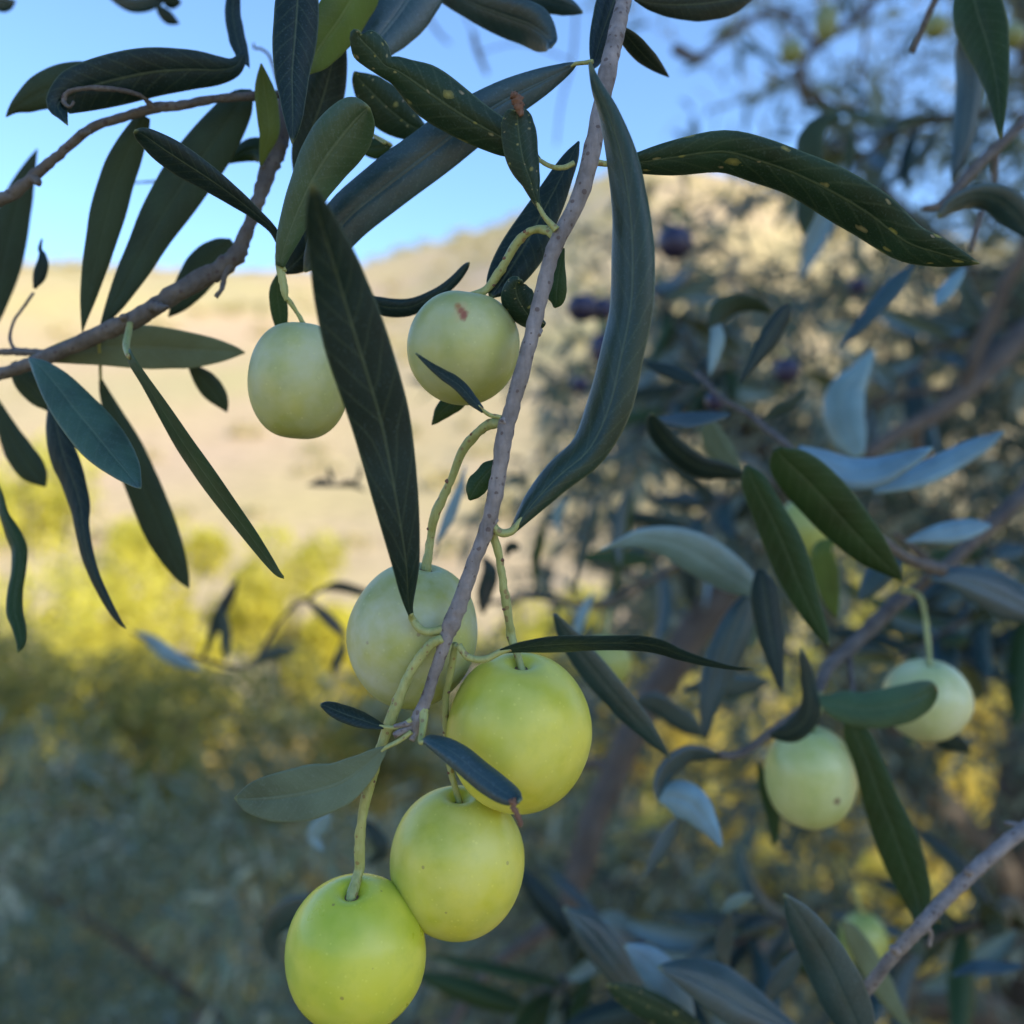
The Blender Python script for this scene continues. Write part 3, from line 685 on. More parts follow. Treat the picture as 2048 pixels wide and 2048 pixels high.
cr = leaf_cloud('crown', v + np.array(OC), v + rng.normal(size=(n, 3)) * 1.5, rng.uniform(0.10, 0.18, n), rng.uniform(0.05, 0.08, n), M['far2'], shade_tree, origin=OC); cr['kind'] = 'stuff'

# second tree added out of view to throw shade on the low left ground
OD_ = Vector((-1.6, 4.6, 0.0)) + SUNV * 9.0
gz = ground_h(OD_.x, OD_.y)
shade_tree_low = limbs([[(OD_.x, OD_.y, gz - .1, .2), (OD_.x + .1, OD_.y + .1, gz + 1.6, .16), (OD_.x, OD_.y, OD_.z, .08)], [(OD_.x + .1, OD_.y + .1, gz + 1.6, .1), (OD_.x - .9, OD_.y + .4, OD_.z, .04)],
               [(OD_.x + .1, OD_.y + .1, gz + 1.6, .1), (OD_.x + .8, OD_.y - .5, OD_.z + .2, .04)]], 'unseen round tree added beside the viewer to shade the undergrowth')
n = 5500
v = rng.normal(size=(n, 3)); v /= np.linalg.norm(v, axis=1)[:, None]; v *= (rng.random((n, 1)) ** 0.42) * 2.0
v = v + np.outer(v @ np.array(PERP), np.array(PERP)) * 0.5
cr = leaf_cloud('crown', v + np.array(OD_), v + rng.normal(size=(n, 3)) * 1.5, rng.uniform(0.10, 0.18, n), rng.uniform(0.05, 0.08, n), M['far2'], shade_tree_low, origin=OD_); cr['kind'] = 'stuff'
# ------------------------------------------------------------------ main hanging branch
MB = branch('olive_branch', [
    [(330, -160, 24, 166, 3), (300, 0, 30, 163, 3), (272, 130, 34, 160, 3), (232, 300, 36, 157, 3), (185, 560, 36, 155, 3), (120, 800, 35, 154, 3), (1400, 0, 43, 153, 5), (1325, 280, 42, 152, 5), (1255, 560, 43, 151, 5), (1190, 800, 43, 151, 5), (1132, 1010, 48, 151, 5),
     (1095, 1250, 43, 151, 5), (1045, 1500, 44, 151, 5), (960, 1720, 40, 151, 5), (1075, 0, 37, 151, 7), (1032, 110, 42, 151, 7), (1000, 200, 30, 151, 7), (950, 350, 26, 151, 7), (910, 470, 27, 151, 7), (880, 540, 34, 151, 7), (862, 600, 22, 151, 7), (845, 630, 12, 151, 7)],
    (7, [(880, 545, 18, 151), (820, 565, 13, 150), (770, 575, 8, 150)]),
    (7, [(870, 570, 16, 151), (800, 600, 15, 150), (772, 618, 14, 150)]),
    (7, [(872, 590, 14, 151), (850, 640, 14, 150)]),
    (3, [(182, 640, 16, 155), (172, 655, 15, 155), (166, 668, 8, 155)]),
    (5, [(1325, 440, 16, 152), (1318, 470, 12, 151)]),
    (5, [(1140, 930, 30, 151), (1112, 960, 24, 150)]),
    (5, [(1050, 1480, 34, 151), (1085, 1510, 22, 151)]),
], 3, 'bark', 'pale slender olive branch hanging down the middle, carrying the olive cluster', sides=16, bump=0.10)
B = MB
build_leaf(B, 'a', 151, 146, [(930, 1004, 3), (944, 1002, 5), (968, 1000, 7), (1006, 950, 22), (1055, 897, 31), (1112, 846, 36), (1150, 765, 44), (1172, 670, 42), (1190, 580, 42), (1194, 480, 42), (1188, 390, 36), (1172, 295, 30), (1148, 215, 20), (1126, 165, 12), (1112, 118, 3)][2:], 'd',
           roll=(-30, -38), curl=0.75, st=[(928, 986, 8), (936, 999, 8), (950, 1006, 8)], sd=151, bow=2, nt=44)
build_leaf(B, 't', 152, 112, [(778, 1168, 4), (772, 1145, 8), (769, 1110, 17), (765, 1053, 28), (749, 950, 42), (723, 813, 56), (700, 730, 60), (673, 642, 61), (648, 560, 55), (630, 500, 46), (611, 440, 34), (598, 390, 21), (588, 344, 3)], 'd',
           roll=(14, 8), curl=0.10, st=[(838, 1186, 8), (815, 1192, 8), (793, 1187, 8)], sd=151, nt=44)
build_leaf(B, 's', 156, 152, [(232, 668, 8), (290, 668, 26), (350, 665, 40), (500, 643, 68), (700, 618, 82), (850, 655, 88), (1000, 708, 88), (1150, 782, 95), (1300, 872, 98), (1450, 985, 80), (1580, 1030, 60), (1680, 1058, 30), (1750, 1074, 3)], 3,
           roll=(20, 30), curl=0.35, st=[(168, 655, 15), (200, 664, 14)], sd=155, nt=48, waves=1.6, label='long dark leaf dotted with small yellow spots')
build_leaf(B, 't', 160, 172, [(172, 275, 6), (185, 235, 26), (205, 160, 48), (240, 60, 66), (268, -20, 72), (290, -120, 55), (305, -200, 5)], 3, roll=(30, 20), curl=0.3)
build_leaf(B, 't', 162, 180, [(285, 110, 12), (330, 165, 35), (390, 232, 36), (440, 278, 22), (484, 314, 3)], 3, roll=(30, 30), curl=0.3)
build_leaf(B, 't', 168, 185, [(345, 0, 3), (430, 15, 30), (540, 20, 52), (650, 12, 64), (770, -10, 55), (860, -40, 5)], 3, roll=(10, 10), curl=0.4)
build_leaf(B, 'b', 185, 178, [(900, -190, 5), (1050, -70, 60), (1240, 25, 88), (1400, 85, 108), (1530, 130, 112), (1610, 180, 95), (1660, 225, 50), (1672, 255, 10)], 2, roll=(10, 25), curl=0.3)
build_leaf(B, 'b', 188, 184, [(1450, -80, 5), (1550, -20, 55), (1660, 12, 58), (1760, 38, 42), (1836, 70, 6)], 2, roll=(20, 20), curl=0.4)
build_leaf(B, 'b', 160, 172, [(1800, 352, 8), (1745, 382, 34), (1600, 458, 74), (1400, 560, 105), (1180, 700, 130), (960, 870, 140), (760, 1020, 138), (560, 1180, 132), (430, 1330, 110), (350, 1430, 60), (300, 1500, 8)], 2,
           roll=(10, 8), curl=0.15, st=[(1890, 340, 14), (1850, 346, 12)], sd=158, nt=40)
build_leaf(B, 's', 155, 150, [(1600, 885, 12), (1500, 820, 55), (1390, 760, 95), (1230, 672, 112), (1070, 570, 132), (930, 470, 126), (820, 395, 82), (748, 365, 62), (690, 300, 88), (630, 240, 90), (595, 195, 50), (602, 168, 8)], 2,
           roll=(-12, -8), curl=0.42, st=[(1790, 900, 16), (1730, 925, 15), (1660, 918, 14)], sd=155, nt=44, waves=1.8, label='knobbly curled leaf narrowed below its blunt tip')
o = build_leaf(B, 's', 152, 149, [(1600, 1150, 14), (1572, 1085, 28), (1548, 1000, 54), (1512, 900, 86), (1490, 790, 98), (1478, 690, 96), (1474, 630, 72), (1474, 606, 30)], 2,
           roll=(-18, 8), curl=0.5, st=[(1692, 1268, 22), (1660, 1235, 17), (1625, 1195, 14)], sd=152, waves=1.5, label='short dark leaf pointing up with a withered brown end')
v, f = tube_geo([(*px(2, x, y), h / 2.76, 149) for x, y, h in [(1500, 640, 12), (1482, 590, 30), (1472, 545, 34), (1450, 522, 22), (1440, 518, 8)]], 8, 0.35)
mesh_obj('withered_tip', v, f, M['dead'], o)
build_leaf(B, 't', 162, 160, [(1815, 780, 6), (1770, 870, 46), (1690, 1030, 76), (1600, 1200, 102), (1520, 1350, 122), (1440, 1480, 112), (1375, 1575, 75), (1328, 1642, 10)], 2, roll=(20, 20), curl=0.3)
build_leaf(B, 's', 158, 154, [(1625, 1800, 20), (1560, 1765, 62), (1505, 1700, 92), (1472, 1630, 88), (1468, 1570, 52), (1490, 1540, 12)], 2, roll=(-30, 10), curl=0.7, nt=22, label='small curled leaf tucked against the stem')
build_leaf(B, 'g', 158, 160, [(1732, 1370, 6), (1715, 1450, 24), (1700, 1540, 48), (1692, 1610, 56), (1690, 1665, 42), (1680, 1698, 8)], 2, roll=(20, 20), curl=0.5, nt=20)
build_leaf(B, 't', 176, 168, [(640, 1650, 20), (720, 1690, 50), (850, 1700, 50), (950, 1668, 40), (1050, 1612, 32), (1130, 1545, 27), (1185, 1480, 20), (1212, 1450, 4)], 2, roll=(40, -30), curl=0.4)
build_leaf(B, 't', 150, 143, [(1010, 885, 14), (955, 830, 30), (880, 748, 36), (800, 695, 30), (725, 642, 20), (638, 570, 5)], 5, roll=(50, 40), curl=0.3, st=[(1135, 935, 15), (1090, 920, 13), (1050, 912, 12)], sd=151, nt=24, waves=2)
build_leaf(B, 'g', 170, 174, [(930, 790, 30), (860, 830, 58), (790, 885, 48), (750, 935, 24), (728, 964, 4)], 5, roll=(20, 20), curl=0.2, nt=18)
build_leaf(B, 'g', 154, 156, [(1085, 1180, 30), (1040, 1225, 56), (985, 1290, 60), (950, 1350, 42), (935, 1378, 12)], 5, roll=(10, 10), curl=0.5, nt=18, waves=3)
build_leaf(B, 't', 150, 140, [(1003, 1303, 5), (1042, 1295, 11), (1108, 1289, 17), (1150, 1287, 16), (1220, 1286, 15), (1280, 1287, 16), (1322, 1294, 15), (1360, 1309, 12), (1410, 1324, 8), (1466, 1336, 4), (1505, 1338, 2)], 0,
           roll=(55, 60), curl=0.3, st=[(917, 1290, 7), (935, 1313, 7), (968, 1319, 7)], sd=151, nt=32)
build_leaf(B, 'u', 150, 153, [(735, 672, 10), (690, 708, 38), (620, 770, 72), (520, 835, 102), (400, 872, 119), (290, 893, 116), (180, 905, 94), (100, 908, 56), (44, 903, 5)], 7,
           roll=(-10, -14), curl=-0.12, st=[(850, 600, 12), (810, 630, 12), (775, 652, 11)], sd=150, nt=36, label='pale grey-green underside of a broad leaf')
build_leaf(B, 't', 151, 150, [(725, 578, 10), (680, 566, 26), (630, 548, 36), (570, 528, 40), (510, 505, 36), (465, 485, 25), (434, 478, 6)], 7, roll=(35, 35), curl=0.35, st=[(850, 545, 12), (800, 575, 11), (765, 582, 10)], sd=150, nt=24, waves=2)
o = build_leaf(B, 'b', 146, 137, [(893, 648, 8), (925, 640, 28), (985, 662, 46), (1060, 710, 58), (1150, 785, 62), (1235, 850, 60), (1300, 893, 46), (1345, 918, 12)], 7,
           roll=(-25, -20), curl=0.5, st=[(905, 490, 26), (905, 560, 18), (896, 615, 15)], sd=151, nt=30)
v, f = tube_geo([(*px(7, x, y), h / 2.279, 137) for x, y, h in [(1310, 905, 16), (1318, 950, 15), (1335, 990, 13), (1352, 1030, 12)]], 8, 0.4)
mesh_obj('withered_tip', v, f, M['dead'], o)

# ------------------------------------------------------------------ branch crossing the upper left
B = branch('olive_branch', [
    (4, [(-120, 440, 34, 192), (0, 410, 34, 190), (170, 350, 38, 188), (400, 255, 42, 186), (600, 165, 48, 184), (760, 95, 48, 183), (1000, 1600, 52, 182, 1), (1150, 1520, 52, 182, 1), (1290, 1425, 50, 182, 1), (1350, 1310, 38, 182, 1), (1400, 1180, 36, 182, 1), (1440, 1060, 40, 182, 1), (1500, 900, 50, 183, 1), (1545, 760, 54, 184, 1), (1580, 560, 50, 186, 1), (1620, 200, 45, 190, 1), (1640, -200, 40, 194, 1)]),
    (1, [(1290, 1440, 26, 182), (1250, 1500, 14, 181), (1232, 1560, 15, 181), (1222, 1600, 12, 180), (1190, 1640, 14, 180)]),
    (1, [(700, 1760, 30, 183), (680, 1752, 20, 181), (668, 1748, 10, 180)]),
    (1, [(850, 1690, 34, 181), (900, 1700, 20, 179), (925, 1690, 8, 178)]),
    (1, [(1500, 960, 30, 183), (1470, 935, 20, 182), (1450, 915, 12, 181)]),
    (4, [(-60, 290, 14, 196), (60, 285, 20, 193), (180, 290, 22, 190), (300, 300, 22, 188)]),
    (4, [(100, 285, 8, 194), (70, 255, 10, 195), (55, 200, 9, 197), (80, 110, 8, 199), (130, 40, 8, 200), (185, -40, 8, 201)]),
], 4, 'bark2', 'knotty brown olive twig slanting up from the frame edge past the leaf undersides', sides=14, bump=0.16)
build_leaf(B, 't', 201, 203, [(190, 1592, 8), (218, 1520, 34), (238, 1450, 30), (235, 1400, 18), (222, 1370, 12), (232, 1318, 5)], 1, roll=(30, 50), curl=0.5, nt=20)
build_leaf(B, 'u', 188, 196, [(160, 325, 12), (300, 300, 48), (450, 275, 82), (620, 258, 108), (760, 258, 118), (900, 266, 113), (1050, 276, 98), (1180, 280, 72), (1290, 285, 34), (1352, 291, 4)], 4, roll=(8, 5), curl=-0.1, nt=36, label='broad grey underside of a leaf lying across behind the twig')
build_leaf(B, 'c', 181, 160, [(160, 322, 8), (225, 370, 52), (315, 470, 95), (415, 600, 120), (515, 720, 128), (612, 840, 115), (690, 935, 78), (745, 1005, 34), (776, 1042, 3)], 4, roll=(-14, -14), curl=0.15, nt=38, label='broad blue-green leaf with a clear pale midrib')
build_leaf(B, 'v', 196, 200, [(75, 340, 16), (130, 430, 62), (210, 520, 64), (280, 590, 34), (310, 640, 6)], 4, roll=(10, 10), nt=18)
build_leaf(B, 't', 192, 182, [(285, 560, 20), (312, 700, 58), (352, 860, 72), (405, 1000, 66), (442, 1130, 52), (455, 1250, 38), (482, 1400, 34), (530, 1540, 28), (600, 1680, 22), (660, 1775, 12), (697, 1813, 3)], 4, roll=(25, 45), curl=0.35, nt=36, waves=2)
build_leaf(B, 'v', 200, 212, [(556, 440, 10), (580, 520, 30), (630, 640, 52), (700, 800, 78), (770, 980, 92), (840, 1150, 95), (900, 1300, 88), (960, 1430, 66), (1010, 1530, 36), (1042, 1590, 4)], 4, roll=(8, 8), st=[(545, 215, 10), (552, 330, 9)], sd=186, nt=32)
build_leaf(B, 'g', 166, 154, [(708, 300, 22), (735, 350, 24), (800, 450, 28), (900, 610, 40), (1000, 770, 50), (1100, 915, 54), (1200, 1055, 52), (1300, 1190, 46), (1400, 1325, 38), (1480, 1435, 28), (1530, 1500, 18), (1566, 1530, 6)], 4, roll=(62, 50), curl=0.3, st=[(718, 130, 18), (705, 200, 20), (696, 250, 20)], sd=182, nt=36, label='long thin green leaf hanging edge-on')
build_leaf(B, 'v', 200, 206, [(1050, 350, 14), (1080, 390, 34), (1135, 450, 60), (1185, 510, 60), (1225, 565, 40), (1252, 618, 5)], 4, roll=(8, 8), nt=18)
build_leaf(B, 'v', 208, 212, [(-40, 520, 14), (-5, 610, 32), (40, 710, 50), (95, 820, 72), (155, 910, 76), (210, 975, 55), (252, 1032, 4)], 4, roll=(25, 10), nt=24)
build_leaf(B, 'g', 196, 182, [(-30, 980, 10), (0, 1080, 18), (22, 1180, 24), (62, 1270, 38), (104, 1370, 42), (105, 1480, 38), (85, 1600, 40), (80, 1710, 40), (102, 1800, 36), (116, 1890, 24), (96, 1945, 4)], 4, roll=(60, -25), curl=0.5, nt=36, waves=2.5, label='twisted hanging leaf, half green and half silvery')
build_leaf(B, 'v', 212, 216, [(-90, 1900, 10), (-40, 1700, 60), (15, 1480, 86), (58, 1270, 92), (110, 1080, 68), (165, 920, 32), (206, 822, 3)], 1, roll=(10, 20), nt=26)
build_leaf(B, 'v', 195, 200, [(1440, 1260, 5)] if False else [(1280, 1330, 16), (1215, 1385, 70), (1130, 1470, 96), (1050, 1580, 84), (985, 1680, 48), (930, 1748, 5)], 1, roll=(15, 15), nt=24)
build_leaf(B, 'g', 192, 196, [(1262, 900, 6), (1330, 850, 46), (1400, 825, 64), (1460, 840, 60), (1500, 880, 20)][::-1], 1, roll=(15, 15), nt=16)
build_leaf(B, 'y', 180, 176, [(1440, 915, 7), (1455, 850, 24), (1485, 730, 54), (1478, 610, 62), (1462, 500, 56), (1450, 420, 32), (1442, 350, 4)], 1, roll=(25, 20), curl=0.15, nt=26, label='olive-yellow leaf lit through beside the stem')

# ------------------------------------------------------------------ upper-left twig with dark leaves
B = branch('olive_branch', [
    (1, [(-150, 1160, 36, 186), (0, 1100, 34, 184), (80, 1062, 34, 183), (200, 960, 30, 182), (330, 850, 26, 181), (510, 705, 26, 180), (700, 640, 24, 180), (850, 598, 28, 180), (1000, 580, 24, 180), (1200, 545, 22, 181), (1400, 530, 24, 183), (1560, 520, 22, 185)]),
    (1, [(850, 600, 24, 180), (815, 560, 14, 178), (780, 530, 12, 176), (680, 500, 13, 173), (560, 487, 16, 171), (450, 490, 12, 170), (372, 512, 14, 170), (352, 560, 13, 170), (385, 590, 8, 169), (408, 560, 8, 169)]),
    (1, [(500, 720, 20, 180), (460, 735, 14, 179), (445, 728, 8, 179)]),
    (1, [(190, 985, 30, 182), (215, 1015, 16, 181)]),
    (1, [(1560, 600, 6, 215), (1500, 340, 8, 215), (1450, 275, 7, 216), (1405, 265, 7, 217), (1400, 240, 6, 217)]),
    (1, [(730, 1010, 5, 230), (860, 1000, 7, 229), (900, 985, 6, 229)]),
], 1, 'bark2', 'thin reddish-brown twig with a dead curling tendril against the sky', sides=12, bump=0.16)
build_leaf(B, 'v', 186, 190, [(1395, 505, 14), (1330, 565, 74), (1245, 685, 108), (1145, 830, 128), (1025, 1000, 130), (905, 1180, 116), (805, 1360, 95), (712, 1530, 74), (632, 1680, 46), (575, 1775, 18), (550, 1818, 4)], 1, roll=(15, 18), curl=0.2, nt=38)
build_leaf(B, 'v', 184, 190, [(800, 640, 30), (765, 715, 56), (702, 850, 80), (642, 1000, 90), (590, 1200, 90), (540, 1400, 72), (495, 1600, 48), (466, 1750, 20), (455, 1832, 3)], 1, roll=(10, 10), nt=34)
build_leaf(B, 't', 178, 168, [(1350, 300, 20), (1295, 368, 48), (1200, 388, 76), (1050, 385, 102), (850, 398, 124), (650, 438, 132), (490, 480, 122), (390, 520, 104), (320, 580, 62), (345, 640, 28), (374, 692, 3)], 1, roll=(-12, -10), curl=0.25, nt=40, label='broad dark leaf folded under at its tip')
build_leaf(B, 'v', 182, 186, [(620, 420, 60), (480, 450, 100), (360, 470, 110), (240, 505, 92), (140, 560, 62), (75, 600, 28), (33, 645, 3)], 1, roll=(10, 10), nt=26)
build_leaf(B, 't', 180, 188, [(1345, 350, 26), (1330, 290, 36), (1308, 210, 46), (1290, 120, 46), (1285, 30, 42), (1300, -80, 30), (1320, -160, 5)], 1, roll=(40, -20), curl=0.5, nt=28, waves=2)

# ------------------------------------------------------------------ twig carrying the olive at the left
B = branch('olive_branch', [
    (2, [(430, 380, 12, 190), (370, 700, 14, 188), (275, 1000, 18, 182), (190, 1250, 20, 170), (160, 1400, 20, 166), (168, 1480, 24, 165), (190, 1600, 22, 165), (200, 1660, 10, 165)]),
    (2, [(150, 1360, 10, 165), (165, 1430, 18, 165), (185, 1500, 20, 165)]),
], 2, 'stalk', 'short green twig behind the long drooping leaf, holding the smooth olive', sides=12, bump=0.1)
build_leaf(B, 't', 166, 152, [(1550, 1350, 20), (1500, 1262, 24), (1400, 1172, 34), (1290, 1085, 52), (1150, 985, 70), (1010, 895, 82), (890, 815, 74), (800, 750, 48), (742, 722, 8)], 1, roll=(-40, -25), curl=0.45, nt=34, label='dark rolled leaf with a pale blunt tip')
build_leaf(B, 'c', 164, 150, [(165, 1470, 24), (195, 1350, 56), (250, 1200, 82), (312, 1060, 106), (395, 910, 138), (480, 790, 150), (560, 690, 138), (620, 625, 92), (655, 588, 10)], 2, roll=(-14, -10), curl=0.25, nt=34, label='broad blue-grey leaf with a yellowish tip')
build_leaf(B, 'g', 172, 176, [(165, 1510, 14), (150, 1600, 42), (160, 1700, 48), (172, 1800, 34), (176, 1870, 5)], 2, roll=(10, 10), nt=20)
build_leaf(B, 't', 174, 176, [(190, 1500, 20), (262, 1440, 70), (330, 1350, 84), (400, 1230, 60), (450, 1120, 8)], 2, roll=(10, 10), nt=20)
build_leaf(B, 't', 182, 176, [(260, 1030, 10), (290, 880, 62), (340, 720, 94), (400, 550, 112), (440, 400, 98), (475, 250, 60), (490, 140, 5)], 2, roll=(20, 10), nt=26)
build_leaf(B, 's', 180, 176, [(1000, 740, 10), (880, 690, 84), (760, 600, 118), (670, 510, 100), (605, 440, 52), (575, 395, 6)], 2, roll=(-10, -10), nt=24, label='grey-blue leaf with yellowish scale spots')
build_leaf(B, 'g', 182, 184, [(780, 800, 12), (720, 815, 52), (660, 822, 50), (600, 830, 8)], 2, roll=(10, 10), nt=14, st=[(745, 790, 9), (700, 760, 9), (670, 740, 9)], sd=170)

# ------------------------------------------------------------------ leaves hanging in from above
B = branch('olive_branch', [
    (2, [(1000, -700, 30, 172), (700, -480, 26, 170), (420, -330, 22, 166), (180, -260, 16, 160)]),
    (1, [(1900, -300, 16, 170), (1300, -250, 12, 185), (800, -140, 10, 215), (500, -60, 8, 225)]),
], 2, 'bark2', 'twig just above the picture whose leaves hang into the top edge', sides=10)
build_leaf(B, 't', 158, 150, [(1660, -280, 10), (1648, -150, 86), (1642, 0, 120), (1628, 200, 119), (1612, 400, 94), (1614, 550, 70), (1616, 680, 42), (1612, 792, 4)], 1, roll=(12, -14), curl=0.2, nt=34, label='dark hanging leaf with a pale midrib, just left of the bright green one')
build_leaf(B, 'y', 168, 166, [(700, -280, 10), (630, -130, 118), (560, 0, 132), (485, 120, 130), (405, 230, 112), (345, 330, 72), (316, 405, 10)], 2, roll=(-20, -20), curl=0.25, nt=28, label='yellow-green leaf lit from behind')
build_leaf(B, 'b', 178, 174, [(1010, -260, 10), (940, -120, 150), (870, 0, 165), (800, 100, 150), (720, 200, 120), (650, 290, 70), (610, 345, 8)], 2, roll=(15, 10), curl=0.2, nt=28)
build_leaf(B, 'b', 226, 228, [(560, -60, 6), (640, -10, 28), (720, 28, 36), (800, 25, 38), (870, 0, 30), (920, -20, 5)], 1, roll=(10, 10), nt=18)
build_leaf(B, 't', 226, 228, [(862, 20, 5), (890, 60, 28), (930, 98, 34), (965, 118, 20), (990, 130, 4)], 1, roll=(10, 10), nt=16)
build_leaf(B, 't', 226, 228, [(890, -30, 8), (930, 0, 38), (970, 10, 34), (1000, 15, 6)], 1, roll=(10, 10), nt=14)
build_leaf(B, 'b', 226, 228, [(-60, -20, 8), (-10, 20, 38), (40, 20, 36), (85, 5, 6)], 1, roll=(10, 10), nt=14)

# ------------------------------------------------------------------ leafy twig in the middle distance on the right
B = branch('olive_branch', [
    (6, [(440, 560, 10, 262), (480, 600, 12, 256), (560, 680, 13, 248), (680, 750, 14, 242), (760, 815, 16, 236), (840, 880, 18, 230), (1000, 1040, 16, 226), (1200, 1240, 16, 228), (1390, 1400, 22, 236), (1560, 1460, 30, 246)]),
    (6, [(680, 750, 9, 242), (720, 775, 8, 240), (750, 760, 6, 238)]),
], 6, 'bark2', 'thin twig with blue-green leaves seen through the gap beside the big leaf', sides=10)
G = B
build_leaf(G, 'g', 205, 208, [(805, 905, 20), (850, 965, 84), (950, 1060, 112), (1060, 1180, 116), (1160, 1290, 100), (1250, 1385, 76), (1330, 1460, 36), (1376, 1512, 4)], 6, roll=(15, 15), curl=0.2, label='broad deep green leaf hanging obliquely')
build_leaf(G, 'g', 210, 206, [(665, 985, 12), (695, 1050, 56), (765, 1190, 72), (830, 1330, 86), (890, 1480, 82), (950, 1620, 56), (1010, 1740, 30), (1042, 1802, 4)], 6, roll=(20, 15), curl=0.3)
build_leaf(G, 'w', 232, 226, [(900, 905, 18), (1000, 962, 58), (1120, 1015, 74), (1250, 1012, 72), (1370, 968, 50), (1455, 930, 30), (1516, 898, 4)], 6, roll=(-35, -30), curl=0.5, label='silvery blue leaf curving upward')
build_leaf(G, 'w', 240, 236, [(1240, 1095, 18), (1390, 1052, 46), (1520, 1000, 56), (1650, 932, 50), (1750, 880, 38), (1842, 826, 5)], 6, roll=(-30, -20), curl=0.4)
build_leaf(G, 't', 216, 220, [(642, 605, 5), (690, 528, 22), (740, 450, 38), (790, 370, 46), (840, 292, 38), (872, 242, 8)], 6, roll=(20, 25))
build_leaf(G, 'v', 250, 256, [(500, 345, 10), (548, 280, 48), (620, 245, 46), (700, 250, 32), (780, 282, 8)], 6, roll=(20, 30))
build_leaf(G, 't', 236, 222, [(660, 1030, 18), (560, 1008, 42), (450, 985, 52), (350, 918, 52), (278, 840, 48), (245, 780, 30), (240, 745, 6)], 6, roll=(-30, -20), curl=0.4, label='dark leaf bent into a hook')
build_leaf(G, 'b', 232, 228, [(590, 750, 6), (500, 762, 26), (400, 775, 34), (320, 775, 22), (250, 768, 5)], 6, roll=(40, 40))
build_leaf(G, 'u', 270, 276, [(490, 760, 12), (505, 830, 50), (540, 900, 60), (590, 970, 50), (650, 1010, 8)], 6, roll=(10, 10))
build_leaf(G, 't', 246, 250, [(470, 610, 6), (400, 590, 24), (320, 555, 30), (250, 530, 22), (190, 508, 4)], 6, roll=(30, 30))
build_leaf(G, 'w', 262, 266, [(500, 570, 6), (520, 480, 26), (535, 400, 32), (520, 330, 20), (500, 280, 4)], 6, roll=(30, 30))
build_leaf(G, 'b', 238, 236, [(742, 775, 6), (800, 735, 24), (860, 705, 26), (910, 665, 20), (942, 638, 5)], 6, roll=(45, 40))
build_leaf(G, 'b', 256, 260, [(1405, 1400, 10), (1330, 1420, 60), (1240, 1520, 50), (1180, 1600, 8)], 6, roll=(20, 20))
# stalkless twig with blue leaf pair below
B = branch('olive_branch', [
    (6, [(-560, 1620, 10, 420), (-300, 1580, 12, 410), (-30, 1620, 14, 400), (200, 1520, 14, 390), (400, 1420, 13, 385), (560, 1350, 12, 380)]),
    (6, [(200, 1510, 10, 390), (80, 1450, 9, 392), (-40, 1430, 8, 395)]),
    (6, [(80, 1450, 8, 392), (110, 1250, 8, 398), (150, 1060, 8, 404)]),
], 6, 'bark3', 'dark bare twig crossing behind the branch above the upper olives', sides=8)
build_leaf(B, 'w', 250, 236, [(-10, 1372, 3), (90, 1335, 20), (190, 1312, 46), (340, 1335, 78), (470, 1400, 96), (590, 1478, 88), (680, 1535, 56), (735, 1565, 8)][::-1], 6, roll=(-15, -30), curl=0.35, label='light blue-green leaf arching to a thin tip')
build_leaf(B, 'b', 330, 334, [(90, 1440, 6), (82, 1330, 26), (100, 1200, 28), (145, 1060, 5)], 6, roll=(20, 20))
build_leaf(B, 'w', 340, 344, [(-30, 1560, 5), (-70, 1640, 22), (-100, 1720, 20), (-110, 1790, 4)], 6, roll=(20, 20))
# ------------------------------------------------------------------ twig with the two blurred olives on the right
B = branch('olive_branch', [
    (8, [(1420, -20, 34, 275), (1300, 90, 34, 268), (1180, 210, 32, 262), (1090, 290, 28, 256), (1052, 380, 22, 250), (1045, 420, 18, 248)]),
    (8, [(1052, 375, 18, 250), (980, 460, 16, 246), (880, 540, 18, 242), (780, 620, 20, 240), (700, 665, 20, 238), (620, 668, 16, 237)]),
    (8, [(1180, 210, 12, 262), (1185, 300, 12, 256), (1195, 400, 12, 250), (1180, 480, 10, 240)]),
], 8, 'bark2', 'forked twig holding two blurred green olives', sides=10)
build_leaf(B, 't', 225, 220, [(840, 578, 8), (880, 578, 30), (945, 560, 50), (1000, 500, 48), (1012, 420, 34), (995, 310, 28), (972, 205, 4)], 8, roll=(30, 50), curl=0.5)
build_leaf(B, 'n', 236, 216, [(1045, 420, 14), (1130, 450, 64), (1250, 472, 78), (1380, 455, 82), (1470, 425, 70), (1530, 395, 44), (1556, 380, 10)], 8, roll=(-20, -20), curl=0.3, label='leaf with a yellow and scorched brown tip over the round olive')
build_leaf(B, 'g', 232, 222, [(1170, 500, 16), (1212, 580, 56), (1262, 700, 62), (1312, 850, 74), (1370, 1000, 86), (1425, 1150, 84), (1468, 1270, 64), (1482, 1350, 40), (1470, 1400, 8)], 8, roll=(12, 12), curl=0.15, label='large dark green leaf hanging beside the olive')
build_leaf(B, 't', 262, 264, [(1560, 570, 10), (1600, 600, 40), (1650, 625, 36), (1702, 662, 4)], 8, roll=(20, 20), nt=14)
build_leaf(B, 'b', 238, 232, [(640, 682, 8), (560, 662, 30), (480, 668, 40), (405, 725, 42), (365, 790, 30), (352, 860, 8)], 8, roll=(-30, -50), curl=0.5)
build_leaf(B, 'w', 236, 230, [(352, 850, 14), (430, 850, 72), (505, 880, 76), (560, 948, 52), (602, 1010, 28), (632, 1066, 4)], 8, roll=(10, 10), curl=0.2, label='pale blue leaf blade broad side on')
build_leaf(B, 'b', 252, 256, [(560, 600, 8), (575, 450, 42), (612, 330, 64), (660, 200, 76), (710, 80, 62), (750, -10, 30), (770, -60, 5)], 8, roll=(15, 15))
